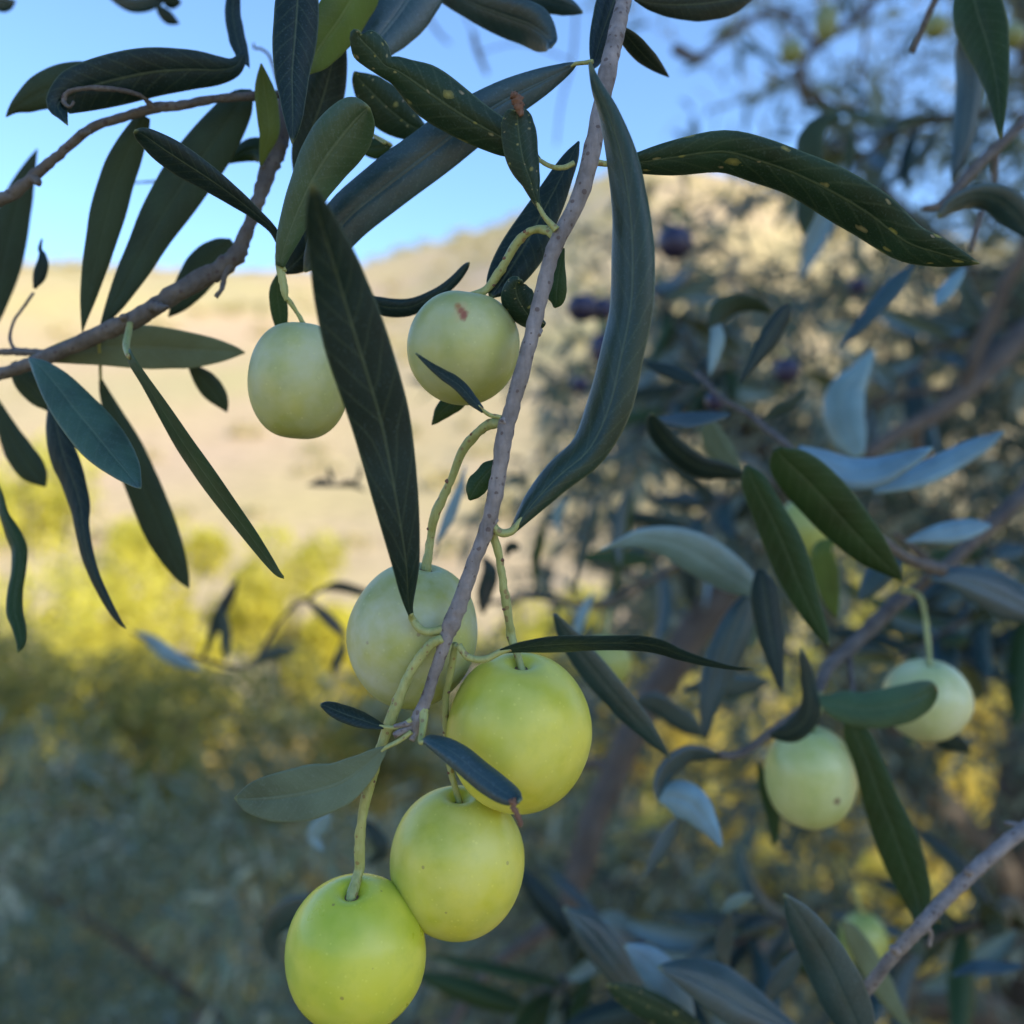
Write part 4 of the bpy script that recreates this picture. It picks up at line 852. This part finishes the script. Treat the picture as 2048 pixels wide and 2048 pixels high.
build_leaf(B, 't', 230, 236, [(890, 392, 4), (872, 310, 26), (852, 200, 50), (832, 80, 62), (815, -40, 60), (800, -110, 28), (795, -140, 5)], 8, roll=(20, 15))
build_leaf(B, 'b', 192, 208, [(-90, 60, 8), (-20, 170, 44), (80, 300, 60), (180, 420, 58), (280, 530, 48), (350, 610, 28), (408, 680, 4)], 8, roll=(20, 15), curl=0.3)
build_leaf(B, 'b', 262, 266, [(440, 945, 10), (395, 1025, 34), (345, 1105, 28), (294, 1202, 5)], 8, roll=(30, 30))
build_leaf(B, 'b', 300, 305, [(262, 430, 10), (340, 440, 45), (420, 490, 48), (500, 545, 44), (560, 590, 8)], 8, roll=(20, 20))
build_leaf(B, 'b', 320, 320, [(470, 385, 10), (580, 372, 42), (700, 370, 52), (845, 352, 8)], 8, roll=(20, 20))
build_leaf(B, 'g', 262, 264, [(790, 700, 6), (815, 800, 26), (845, 900, 30), (858, 1000, 20), (850, 1060, 4)], 8, roll=(30, 30))
build_leaf(B, 'u', 262, 262, [(1070, 1315 - 0, 8)] if False else [(780, 110, 10), (740, 170, 44), (700, 110, 40), (690, 40, 6)], 8, roll=(20, 20), nt=14)
# green lit small leaf and pale leaf by the right twig
# ------------------------------------------------------------------ big twig running in from the lower right corner
B = branch('olive_branch', [
    (8, [(2100, 900, 34, 212), (1932, 990, 32, 208), (1800, 1090, 31, 206), (1690, 1190, 32, 204), (1580, 1300, 29, 202), (1480, 1410, 31, 200), (1370, 1530, 27, 203), (1250, 1680, 27, 208), (1190, 1750, 24, 212)]),
    (8, [(1700, 1180, 22, 204), (1690, 1160, 16, 202)]), (8, [(1385, 1510, 22, 199), (1365, 1495, 14, 197)]),
    (8, [(1932, 985, 18, 208), (1890, 965, 12, 210), (1850, 960, 9, 212)]),
    (8, [(1500, 1400, 14, 201), (1530, 1430, 10, 203), (1525, 1490, 7, 204)]),
], 8, 'bark', 'pale purplish twig rising to the lower corner of the frame', sides=14, bump=0.10)
build_leaf(B, 'b', 196, 192, [(1290, 1960, 12), (1225, 1850, 74), (1170, 1740, 104), (1110, 1610, 102), (1040, 1480, 86), (960, 1350, 54), (898, 1264, 4)], 8, roll=(-12, -12), curl=0.25, label='blue-green leaf pointing up beside the purplish twig')
build_leaf(B, 'b', 232, 224, [(980, 1860, 10), (850, 1805, 66), (720, 1735, 100), (600, 1665, 96), (470, 1608, 58), (358, 1578, 6)], 8, roll=(18, 18), curl=0.3)
build_leaf(B, 'w', 240, 238, [(520, 1850, 10), (450, 1735, 66), (380, 1630, 80), (300, 1545, 60), (215, 1485, 10)], 8, roll=(10, 10))
build_leaf(B, 'b', 258, 254, [(320, 1760, 8), (230, 1640, 58), (150, 1530, 74), (60, 1420, 70), (-50, 1322, 8)], 8, roll=(15, 15))
build_leaf(B, 's', 232, 226, [(620, 1910, 8), (480, 1830, 50), (350, 1760, 60), (230, 1700, 48), (138, 1655, 8)], 8, roll=(-25, -25), curl=0.4)
build_leaf(B, 'b', 246, 244, [(815, 1745, 8), (870, 1660, 38), (930, 1570, 36), (986, 1490, 5)], 8, roll=(30, 30))
build_leaf(B, 'b', 270, 268, [(655, 1600, 8), (640, 1500, 34), (650, 1420, 30), (664, 1350, 5)], 8, roll=(30, 30))
build_leaf(B, 'w', 272, 268, [(632, 1345, 5), (670, 1315, 24), (715, 1285, 24), (765, 1268, 5)], 8, roll=(40, 40))
build_leaf(B, 'u', 250, 246, [(1440, 1850, 10), (1340, 1690, 46), (1270, 1570, 50), (1200, 1450, 40), (1150, 1380, 5)], 8, roll=(20, 20))
build_leaf(B, 'b', 300, 300, [(1930, 1570, 8), (1830, 1580, 26), (1720, 1580, 26), (1620, 1615, 5)], 8, roll=(40, 40))
# ------------------------------------------------------------------ right edge: twigs and leaves
B = branch('olive_branch', [
    (3, [(2080, 380, 22, 250), (1932, 500, 22, 246), (1800, 620, 24, 242), (1700, 720, 24, 240), (1600, 830, 20, 238), (1520, 850, 12, 237)]),
    (3, [(1820, 610, 14, 242), (1812, 700, 13, 244), (1815, 780, 9, 246)]),
    (3, [(1760, 860, 12, 226), (1730, 960, 14, 226), (1715, 1020, 9, 226)]),
], 3, 'bark2', 'twig under the arched blue leaf at the frame edge', sides=10)
build_leaf(B, 'b', 214, 214, [(1580, 886, 8), (1640, 835, 32), (1735, 798, 46), (1825, 815, 60), (1900, 878, 62), (1960, 960, 22), (1975, 1000, 4)][::-1], 3, roll=(-20, -35), curl=0.4, label='arched blue-grey leaf at the frame edge')
build_leaf(B, 'b', 242, 246, [(1425, 70, 10), (1345, 160, 40), (1270, 250, 38), (1190, 340, 28), (1130, 400, 15), (1088, 448, 4)], 6, roll=(30, 30), curl=0.3)
build_leaf(B, 'w', 262, 262, [(1692, 1090, 5), (1652, 1140, 25), (1605, 1200, 28), (1572, 1248, 6)], 3, roll=(20, 20), nt=14)
build_leaf(B, 'w', 310, 300, [(1245, 455, 10), (1180, 560, 52), (1122, 650, 86), (1112, 760, 88), (1142, 860, 72), (1185, 945, 20)], 6, roll=(10, 10), label='pale blunt blue-green leaf hanging in shade')
build_leaf(B, 'v', 262, 262, [(1182, 480, 8), (1110, 500, 32), (1065, 560, 50), (1058, 640, 52), (1068, 750, 40), (1045, 870, 36), (1038, 955, 5)], 3, roll=(30, 10), curl=0.4)
build_leaf(B, 'v', 300, 300, [(1212, 690, 4), (1222, 640, 20), (1226, 590, 18), (1224, 536, 4)], 3, roll=(30, 10), nt=12)
B = branch('olive_branch', [
    (3, [(1760, -300, 12, 200), (1650, -150, 14, 204), (1570, 0, 14, 208), (1520, 110, 13, 210), (1475, 215, 12, 212)]),
    (3, [(1650, -150, 12, 204), (1700, -120, 12, 200), (1740, -60, 10, 196)]),
], 3, 'bark2', 'broken twig end poking down at the top edge near the dark hanging leaf', sides=10)
build_leaf(B, 'g', 196, 190, [(1690, -140, 10), (1720, -40, 80), (1745, 60, 94), (1782, 175, 84), (1812, 300, 54), (1830, 430, 30), (1838, 565, 4)], 3, roll=(15, 15), curl=0.2, label='dark green leaf hanging from the top edge')
build_leaf(B, 'b', 240, 244, [(1668, 150, 12), (1698, 230, 46), (1708, 340, 50), (1698, 460, 48), (1680, 590, 36), (1655, 690, 20), (1638, 745, 4)], 3, roll=(20, -20), curl=0.4)
B = branch('olive_branch', [
    (6, [(2000, 1020, 40, 330), (1932, 1110, 38, 320), (1840, 1200, 36, 310), (1740, 1290, 36, 302), (1640, 1380, 32, 296), (1550, 1450, 30, 290), (1440, 1370, 14, 285), (1340, 1290, 10, 282)]),
    (6, [(1550, 1450, 26, 290), (1400, 1580, 24, 296), (1250, 1700, 22, 302), (1150, 1800, 20, 306)]),
], 6, 'bark3', 'grey-brown limb forking behind the broad green leaf', sides=12)
build_leaf(B, 'b', 252, 250, [(2050, 1700, 10), (1900, 1612, 88), (1750, 1540, 88), (1610, 1492, 48), (1500, 1500, 5)], 6, roll=(20, 20), curl=0.3)
build_leaf(B, 'w', 246, 246, [(1780, 1255, 8), (1710, 1262, 40), (1600, 1285, 52), (1480, 1306, 30), (1388, 1332, 4)], 6, roll=(20, 10), label='pale blue lance-shaped leaf in front of the limb')
build_leaf(B, 'y', 262, 262, [(1062, 1318, 12), (1015, 1370, 48), (1030, 1470, 56), (1050, 1580, 42), (1078, 1675, 8)], 6, roll=(20, 10), label='small pale green leaf below the broad green one')
build_leaf(B, 'b', 330, 330, [(1932, 1350, 10), (1890, 1370, 40), (1800, 1400, 20)], 6, roll=(20, 10), nt=12)

# limbs of the same tree, farther in
def limb(lst, label): return branch('olive_branch', lst, 6, 'bark3', label, sides=12, bump=0.14)
limb([(6, [(2150, 180, 62, 560), (1932, 380, 60, 540), (1760, 540, 58, 520), (1650, 650, 46, 505), (1500, 760, 40, 495), (1350, 840, 34, 488), (1210, 940, 28, 480)]),
      (6, [(1990, -220, 30, 480), (1930, 20, 30, 485), (1850, 150, 32, 490), (1780, 320, 34, 495), (1690, 520, 34, 500), (1650, 650, 30, 505)]),
      (6, [(1650, 650, 22, 505), (1480, 640, 16, 510), (1330, 680, 14, 520), (1200, 740, 12, 530)]),
      (6, [(1450, 800, 28, 492), (1440, 880, 24, 496), (1480, 940, 18, 500)])], 'thick purplish limb forking at the frame edge below the arched leaf')
limb([(8, [(700, -120, 66, 560), (560, 70, 70, 552), (430, 270, 70, 545), (300, 470, 66, 540), (180, 720, 62, 535), (80, 950, 60, 530), (20, 1180, 52, 525), (-60, 1380, 40, 520)]),
      (8, [(-60, 1380, 40, 570), (-200, 1470, 32, 560), (-330, 1560, 26, 550), (-460, 1700, 22, 540), (-560, 1900, 20, 530)]),
      (8, [(180, 720, 30, 585), (60, 700, 22, 600), (-60, 720, 16, 620)])], 'thick dark limb rising obliquely behind the largest olive')
limb([(3, [(1500, -160, 18, 700), (1330, -10, 17, 720), (1200, 110, 16, 740), (1060, 210, 18, 760), (1020, 330, 16, 770), (1050, 450, 11, 780)]),
      (3, [(1100, 190, 14, 750), (960, 60, 12, 700), (820, 80, 14, 690), (700, 170, 13, 680), (600, 235, 17, 670), (520, 205, 24, 665), (500, 190, 12, 664)]),
      (3, [(1310, 20, 8, 720), (1280, 180, 7, 740), (1270, 330, 8, 750)]),
      (3, [(1020, 330, 8, 770), (1180, 440, 9, 780), (1320, 400, 7, 790)])], 'bare crooked twigs against the sky with a broken stub')
limb([(2, [(960, 60, 8, 620), (1040, 180, 9, 630), (1100, 240, 6, 640)]), (2, [(1230, 180, 14, 560), (1260, 290, 16, 565), (1310, 410, 10, 570)]),
      (2, [(1230, 180, 5, 560), (1180, 60, 5, 560), (1150, -60, 5, 560)]), (2, [(1260, 290, 4, 565), (1500, 240, 5, 575), (1760, 330, 5, 590)]),
      (2, [(1800, 60, 7, 590), (1780, 320, 8, 590), (1720, 560, 6, 590), (1690, 800, 5, 590)])], 'faint thin twigs against the sky between the upper leaves')

# small sprigs low on the left, beyond the hanging leaves
B = branch('olive_branch', [
    (9, [(870, 360, 6, 400), (930, 180, 7, 396), (1000, 60, 5, 392)]), (9, [(930, 190, 6, 396), (960, 260, 6, 396)]),
    (9, [(560, 240, 6, 380), (700, 320, 7, 384), (870, 360, 8, 400), (1070, 390, 8, 404), (1200, 200, 8, 400), (1320, 110, 9, 396), (1480, 270, 9, 392)]),
    (9, [(1320, 110, 8, 396), (1400, 60, 8, 394), (1600, 90, 8, 390)]),
], 9, 'bark3', 'blurred sprig of narrow leaves over the yellow shrubs', sides=8)
for sd_, a0, a1, ptsl in (('t', 392, 398, [(880, 350, 5), (935, 190, 26), (985, 90, 24), (1022, 8, 4)]), ('b', 392, 398, [(955, 140, 5), (965, 220, 24), (968, 300, 22), (965, 370, 4)]),
                        ('w', 380, 384, [(590, 245, 5), (660, 290, 26), (750, 360, 30), (870, 405, 5)]), ('b', 402, 404, [(1070, 390, 8), (1140, 350, 24), (1200, 330, 22), (1270, 322, 4)]),
                        ('t', 390, 388, [(1480, 265, 8), (1470, 320, 18), (1445, 380, 20), (1428, 438, 4)]), ('t', 390, 388, [(1385, 62, 8), (1450, 45, 18), (1540, 70, 20), (1620, 90, 4)]),
                        ('b', 396, 392, [(1320, 110, 8), (1390, 170, 24), (1450, 230, 20), (1490, 270, 4)]),
                        ('w', 300, 300, [(1390, 1185, 6), (1350, 1130, 30), (1380, 1070, 36), (1420, 1020, 6)]),
                        ('b', 310, 300, [(1180, 1660, 8), (1170, 1540, 50), (1260, 1440, 60), (1370, 1400, 20)]),
                        ('t', 330, 330, [(1580, 1240, 10), (1640, 1180, 30), (1600, 1100, 26), (1540, 1040, 5)])):
    build_leaf(B, sd_, a0, a1, ptsl, 9, roll=(20, 20), nt=18)
B = branch('olive_branch', [
    (5, [(60, 1300, 6, 380), (180, 1300, 9, 380), (300, 1290, 8, 382), (340, 1180, 5, 384)]),
], 5, 'bark3', 'small blurred leaf tuft floating over the bright hillside', sides=8)
for ptsl in ([(180, 1300, 6), (120, 1275, 16), (40, 1300, 4)], [(200, 1300, 6), (280, 1290, 18), (360, 1330, 4)], [(190, 1290, 4), (165, 1240, 14), (160, 1200, 3)], [(300, 1290, 4), (330, 1240, 12), (335, 1180, 3)]):
    build_leaf(B, 't', 380, 380, ptsl, 5, roll=(20, 20), nt=12)
B = branch('olive_branch', [
    (5, [(1510, 1900, 8, 330), (1550, 1700, 9, 328), (1600, 1550, 7, 326)]), (5, [(1300, 1900, 7, 332), (1305, 1720, 7, 330)]),
    (5, [(1010, 1990, 8, 300), (1040, 1830, 8, 300)]), (5, [(770, 1620, 5, 260), (740, 1700, 5, 258)]),
], 5, 'bark3', 'upright blurred leaves between the lower stalk and the bent leaf tip', sides=8)
for sd_, dq, ptsl in (('b', 326, [(1520, 1850, 5), (1570, 1640, 26), (1610, 1500, 30), (1655, 1345, 4)]), ('g', 330, [(1300, 1860, 5), (1300, 1720, 22), (1325, 1600, 24), (1350, 1480, 4)]),
                  ('w', 330, [(1440, 1570, 4), (1415, 1490, 22), (1440, 1420, 26), (1480, 1370, 4)]), ('t', 300, [(1010, 2010, 8), (1020, 1900, 44), (1050, 1780, 46), (1010, 1690, 8)]),
                  ('w', 260, [(742, 1630, 4), (785, 1555, 20), (832, 1450, 32), (880, 1320, 22), (915, 1188, 3)]), ('g', 345, [(1740, 1900, 5), (1760, 1700, 26), (1800, 1500, 30), (1840, 1340, 4)]),
                  ('t', 300, [(1140, 1700, 6), (1150, 1650, 26), (1185, 1640, 30), (1205, 1660, 6)])):
    build_leaf(B, sd_, dq, dq, ptsl, 5, roll=(20, 20), nt=16)

# ------------------------------------------------------------------ olives
LIME = dict(deep=(0.42, 0.46, 0.035), light=(0.64, 0.60, 0.06), bloom=(0.66, 0.65, 0.20))
PALE = dict(deep=(0.28, 0.32, 0.07), light=(0.44, 0.45, 0.13), bloom=(0.50, 0.53, 0.39))
BR = (0.16, 0.07, 0.03)
def om(name, base, scars=(), **kw): return olive_material(name, base['deep'], base['light'], base['bloom'], scars, **kw)
# main cluster; scar places are metres in the olive's own space
OG = 'green olives of the hanging cluster'
olive(4, 1655, 447, 280, 318, 167, om('olive_skin_smooth', PALE, bloomamt=0.6, rough=0.42), 'smooth pale olive half hidden by the long dark leaf',
      tilt=4, stalk=[(1560, -40, 14), (1600, 10, 15), (1640, 70, 15)], stalk_d=165, group=OG, sq=0.5, dimple=0.03)
olive(5, 903, 540, 312, 316, 161, om('olive_skin_scarred', PALE, [(-0.0006, -0.0073, 0.0058, 0.0019, (1.3, .6, .9), (0.50, 0.40, 0.16)), (-0.0001, -0.0078, 0.0052, 0.0011, (1.4, .6, .8), (0.27, 0.065, 0.03)), (-0.0007, -0.0074, 0.0058, 0.0010, (1.3, .6, .9), (0.30, 0.09, 0.04)), (-0.0013, -0.0070, 0.0064, 0.0009, (1.2, .6, 1.1), (0.36, 0.17, 0.05))], bloomamt=0.5, rough=0.40),
      'round pale olive with a brown scar near its stalk', tilt=9, lean=10, stalk=[(1410, -70, 26), (1364, -108, 25), (1284, -110, 25), (1204, -50, 26), (1144, 50, 27), (1094, 130, 28), (1030, 215, 26)], stalk_d=154, group=OG, dimple=0.07)
olive(7, 857, 160, 295, 338, 164, om('olive_skin_bloomed', PALE, bloomamt=0.9, rough=0.45), 'whitish olive with heavy bloom behind the stem and leaf tip',
      tilt=12, lean=10, stalk=[(1268, -803, 24), (1225, -806, 24), (1168, -775, 24), (1085, -685, 22), (1027, -540, 22), (958, -385, 24), (940, -290, 24)], stalk_d=152, group=OG, dimple=0.05)
olive(7, 1339, 604, 331, 369, 158, om('olive_skin_large', LIME, bloomamt=0.55, rough=0.33), 'largest yellow-green olive, its stalk set in a rimmed hollow',
      tilt=2, lean=17, stalk=[(1205, -345, 22), (1222, -300, 22), (1250, -192, 20), (1275, -26, 20), (1295, 90, 22), (1308, 170, 22)], stalk_d=152, group=OG, dimple=0.07)
olive(7, 1060, 1196, 305, 348, 163, om('olive_skin_middle', LIME, [(-0.0055, -0.0085, 0.0005, 0.0004, (1, .5, 1), BR)], bloomamt=0.75, rough=0.35), 'yellow-green olive in the middle, shadowed by the olive above it',
      tilt=2, lean=12, stalk=[(1050, 200, 17), (1030, 320, 17), (1005, 450, 18), (1010, 600, 17), (1020, 740, 17)], stalk_d=152, group=OG, dimple=0.07)
olive(7, 597, 1610, 317, 352, 157, om('olive_skin_lime', dict(deep=(0.38, 0.48, 0.025), light=(0.60, 0.61, 0.05), bloom=(0.64, 0.65, 0.16)),
      [(-0.0022, -0.0105, -0.0077, 0.00042, (1, .5, 1), (0.08, 0.02, 0.015)), (-0.0088, -0.006, -0.0058, 0.00045, (1, .5, 1), (0.28, 0.24, 0.05))], bloomamt=0.4, rough=0.28), 'lowest and greenest olive with a tiny dark speck',
      tilt=-1, lean=17, stalk=[(990, 175, 22), (930, 210, 24), (850, 320, 26), (780, 480, 26), (720, 640, 26), (665, 820, 26), (630, 960, 25), (612, 1130, 26), (612, 1230, 27)], stalk_d=150, group=OG, dimple=0.07)
# blurred ones on the right
BGM = om('olive_skin_far_green', dict(deep=(0.38, 0.45, 0.13), light=(0.50, 0.55, 0.22), bloom=(0.55, 0.60, 0.34)), [(0.0028, -0.010, -0.0018, 0.0012, (1, .5, 1), (0.12, 0.04, 0.03))])
BGM2 = om('olive_skin_far_lime', dict(deep=(0.24, 0.30, 0.05), light=(0.34, 0.38, 0.08), bloom=(0.40, 0.44, 0.2)))
BGM3 = om('olive_skin_far_dull', dict(deep=(0.14, 0.17, 0.05), light=(0.20, 0.23, 0.07), bloom=(0.24, 0.27, 0.15)))
DK = olive_material('ripe_olive_skin', (0.010, 0.008, 0.025), (0.016, 0.012, 0.042), (0.03, 0.035, 0.08), rough=0.35, sss=0.0)
olive(8, 1013, 760, 196, 222, 240, BGM, 'blurred pale green olive with one dark spot', tilt=-4, lean=8, stalk=[(1058, 400, 13), (1060, 450, 13), (1040, 500, 13)], stalk_d=248, calyx=False)
olive(8, 1512, 430, 182, 176, 250, om('olive_skin_far_round', dict(deep=(0.40, 0.46, 0.17), light=(0.52, 0.56, 0.28), bloom=(0.60, 0.63, 0.42))), 'blurred round green olive behind the scorched leaf tip', lean=14, stalk=[(1400, -40, 14), (1480, -20, 13), (1505, 60, 13), (1515, 150, 12)], stalk_d=262, calyx=False)
olive(8, 130, 270, 112, 118, 330, BGM2, 'soft green olive just beyond the largest one, under the thin leaf', stalk=[(150, 40, 8), (140, 120, 8)], stalk_d=335, calyx=False)
olive(6, 930, 1270, 120, 140, 330, BGM2, 'yellow-green olive hidden behind the broad green leaf', stalk=[(860, 1000, 8), (900, 1100, 8)], stalk_d=330, calyx=False)
olive(8, 1240, 1460, 100, 112, 380, BGM2, 'soft green olive above the pale purplish twig', stalk=[(1200, 1230, 8), (1225, 1320, 8)], stalk_d=380, calyx=False)
olive(3, 985, 215, 48, 48, 600, BGM3, 'small round olive against the sky near the broken stub', stalk=[(1010, 130, 4), (990, 160, 4)], stalk_d=610, calyx=False)
olive(3, 1125, 95, 48, 78, 600, BGM3, 'long green olive against the sky at the crossing twigs', stalk=[(1125, -40, 4), (1125, -10, 4)], stalk_d=610, calyx=False)
olive(3, 1570, 110, 50, 50, 560, BGM3, 'small round olive beside the broken twig end', stalk=[(1570, 0, 4), (1570, 50, 4)], stalk_d=560, calyx=False)
olive(3, 1880, 150, 58, 52, 560, BGM3, 'small olive at the edge behind the dark hanging leaf', stalk=[(1880, 40, 4), (1880, 80, 4)], stalk_d=560, calyx=False)
olive(5, 2070, -40, 98, 92, 440, DK, 'single dark purple olive under the spotted leaf', stalk=[(2080, -220, 8), (2075, -150, 8)], stalk_d=440, calyx=False)
olive(5, 1560, 320, 88, 76, 460, DK, 'purple olive between the stem and the big bent leaf', stalk=[(1480, 200, 8), (1530, 250, 8)], stalk_d=460, calyx=False)
olive(5, 1670, 330, 70, 66, 470, DK, 'purple olive half hidden by the big bent leaf', stalk=[(1660, 200, 8), (1668, 260, 8)], stalk_d=470, calyx=False)
olive(5, 1665, 545, 60, 90, 450, DK, 'dark olive beside the edge of the big bent leaf, below the purple pair', stalk=[(1665, 380, 8), (1665, 440, 8)], stalk_d=450, calyx=False)
olive(5, 1545, 745, 50, 46, 520, DK, 'small dark blue olive low beside the stem', stalk=[(1545, 640, 6), (1545, 690, 6)], stalk_d=520, calyx=False)
olive(6, 850, 550, 60, 58, 500, DK, 'dark blue olive behind the twig of narrow leaves', stalk=[(840, 440, 6), (848, 490, 6)], stalk_d=500, calyx=False)
olive(6, 1175, 165, 42, 42, 560, DK, 'tiny dark olive near the tip of the spotted leaf', stalk=[(1175, 80, 5), (1175, 120, 5)], stalk_d=560, calyx=False)
olive(6, 525, 690, 45, 45, 300, DK, 'dark berry-like olive at the twig fork', stalk=[(540, 640, 6), (530, 655, 6)], stalk_d=290, calyx=False)

# ------------------------------------------------------------------ outer branches of the tree, each with its own leaves
def leaf_proto(fr, bk, bend, curl, nm):
    nu, nt = 7, 12; V = []; F = []; mi = []; uv = []
    for sgn in (1, -1):
        for i in range(nt + 1):
            f = i / nt; wd = 0.5 * 0.2 * max(0.03, math.sin(math.pi * min(1, f * 0.97 + 0.03)) ** 0.75)
            for j in range(nu):
                u = -1 + 2 * j / (nu - 1)
                V.append((wd * u, f, bend * math.sin(math.pi * f * 0.8) - bend * f - curl * wd * u * u * 1.5 + 0.004 * sgn)); uv.append((u * .5 + .5, f))
    n = (nt + 1) * nu
    for i in range(nt):
        for j in range(nu - 1):
            a = i * nu + j
            F.append((a, a + 1, a + nu + 1, a + nu)); mi.append(0)
            F.append((n + a, n + a + nu, n + a + nu + 1, n + a + 1)); mi.append(1)
        for j in (0, nu - 1):
            a = i * nu + j; F.append((a, a + nu, n + a + nu, n + a)); mi.append(0)
    me = bpy.data.meshes.new(nm); me.from_pydata(V, [], F); me.materials.append(M[fr]); me.materials.append(M[bk])
    me.polygons.foreach_set('material_index', mi); me.polygons.foreach_set('use_smooth', [True] * len(F))
    l = me.uv_layers.new(name='UVMap'); vi = np.empty(len(me.loops), dtype=np.int32); me.loops.foreach_get('vertex_index', vi)
    l.data.foreach_set('uv', np.asarray(uv, dtype=np.float32)[vi].ravel()); me.update()
    return me
PROTO = [leaf_proto('topb', 'silver', 0.10, 0.5, 'leaf_a'), leaf_proto('top', 'under', 0.2, 0.8, 'leaf_b'), leaf_proto('topb', 'silver', -0.12, 0.6, 'leaf_c'), leaf_proto('green', 'silver', 0.05, 0.3, 'leaf_d')]
rs = random.Random(42)
def small_branch(u0, v0, d0, u1, v1, d1, label, n=9, lf=0.052):
    a, b = P(u0, v0, d0), P(u1, v1, d1); mid = (a + b) / 2 + Vector((0, 0, 0.10 * (b - a).length))
    v, f = tube_geo([(*a, 0.0019), (*mid, 0.0015), (*b, 0.0008)], 7, 0.12, 8, raw=True)
    root = tag(mesh_obj('olive_branch', v, f, M['bark3'], origin=a), label, 'branch', 'outer branches of the olive tree')
    cs = catmull([a, mid, b], 40); ax = (b - a).orthogonal().normalized()
    for i in range(n):
        f = 0.08 + 0.92 * i / (n - 1); k = int(f * 40); p = cs[min(40, k)]
        T = (cs[min(40, k + 1)] - cs[max(0, k - 1)]).normalized()
        ax = Quaternion(T, math.radians(90 + rs.uniform(-25, 25))) @ ax; ax = (ax - T * ax.dot(T)).normalized()
        for sg in (1, -1):
            if rs.random() < 0.1: continue
            dv = (T * rs.uniform(0.5, 1.0) + ax * sg + Vector((rs.gauss(0, .2), rs.gauss(0, .2), rs.gauss(-0.1, .25)))).normalized()
            o = bpy.data.objects.new('leaf', rs.choice(PROTO)); COL.objects.link(o); o.parent = root; o.location = p - a
            q = dv.to_track_quat('Y', 'Z') @ Quaternion((0, 1, 0), rs.uniform(-1.4, 1.4)); o.rotation_mode = 'QUATERNION'; o.rotation_quaternion = q
            L_ = lf * rs.uniform(0.75, 1.2); o.scale = (L_ * rs.uniform(0.85, 1.35), L_, L_)
for args in [
    (2090, 230, 520, 1690, 330, 500, 'blurred leafy branch at the frame edge under the dark hanging leaf'),

    (2090, 640, 560, 1740, 810, 520, 'blurred leafy branch below the arched blue-grey leaf'),

    (1560, 960, 560, 1310, 1120, 520, 'blurred leafy branch behind the arching light blue-green leaf'),


    (2100, 1230, 470, 1790, 1320, 450, 'blurred leafy branch just above the round olive'),




    (2060, 1850, 430, 1740, 1960, 400, 'blurred leafy branch in the lower corner under the purplish twig'),
    (1600, 1830, 420, 1340, 2010, 390, 'blurred leafy branch at the bottom edge, behind the blue-green leaves'),
    (1290, 1880, 430, 1040, 2060, 400, 'blurred leafy branch at the bottom edge beside the lowest olives'),

    (1780, 260, 760, 1560, 400, 740, 'blurred leafy branch against the sky above the spotted leaf'),
    (1290, 560, 700, 1420, 800, 640, 'blurred leafy branch just beyond the big bent leaf'),
    (1990, 1090, 520, 1900, 1300, 480, 'blurred leafy branch hanging between the grey-brown limb and the round olive'),
    (1480, 720, 640, 1280, 880, 600, 'blurred leafy branch above the leaf bent into a hook')]:
    small_branch(*args)
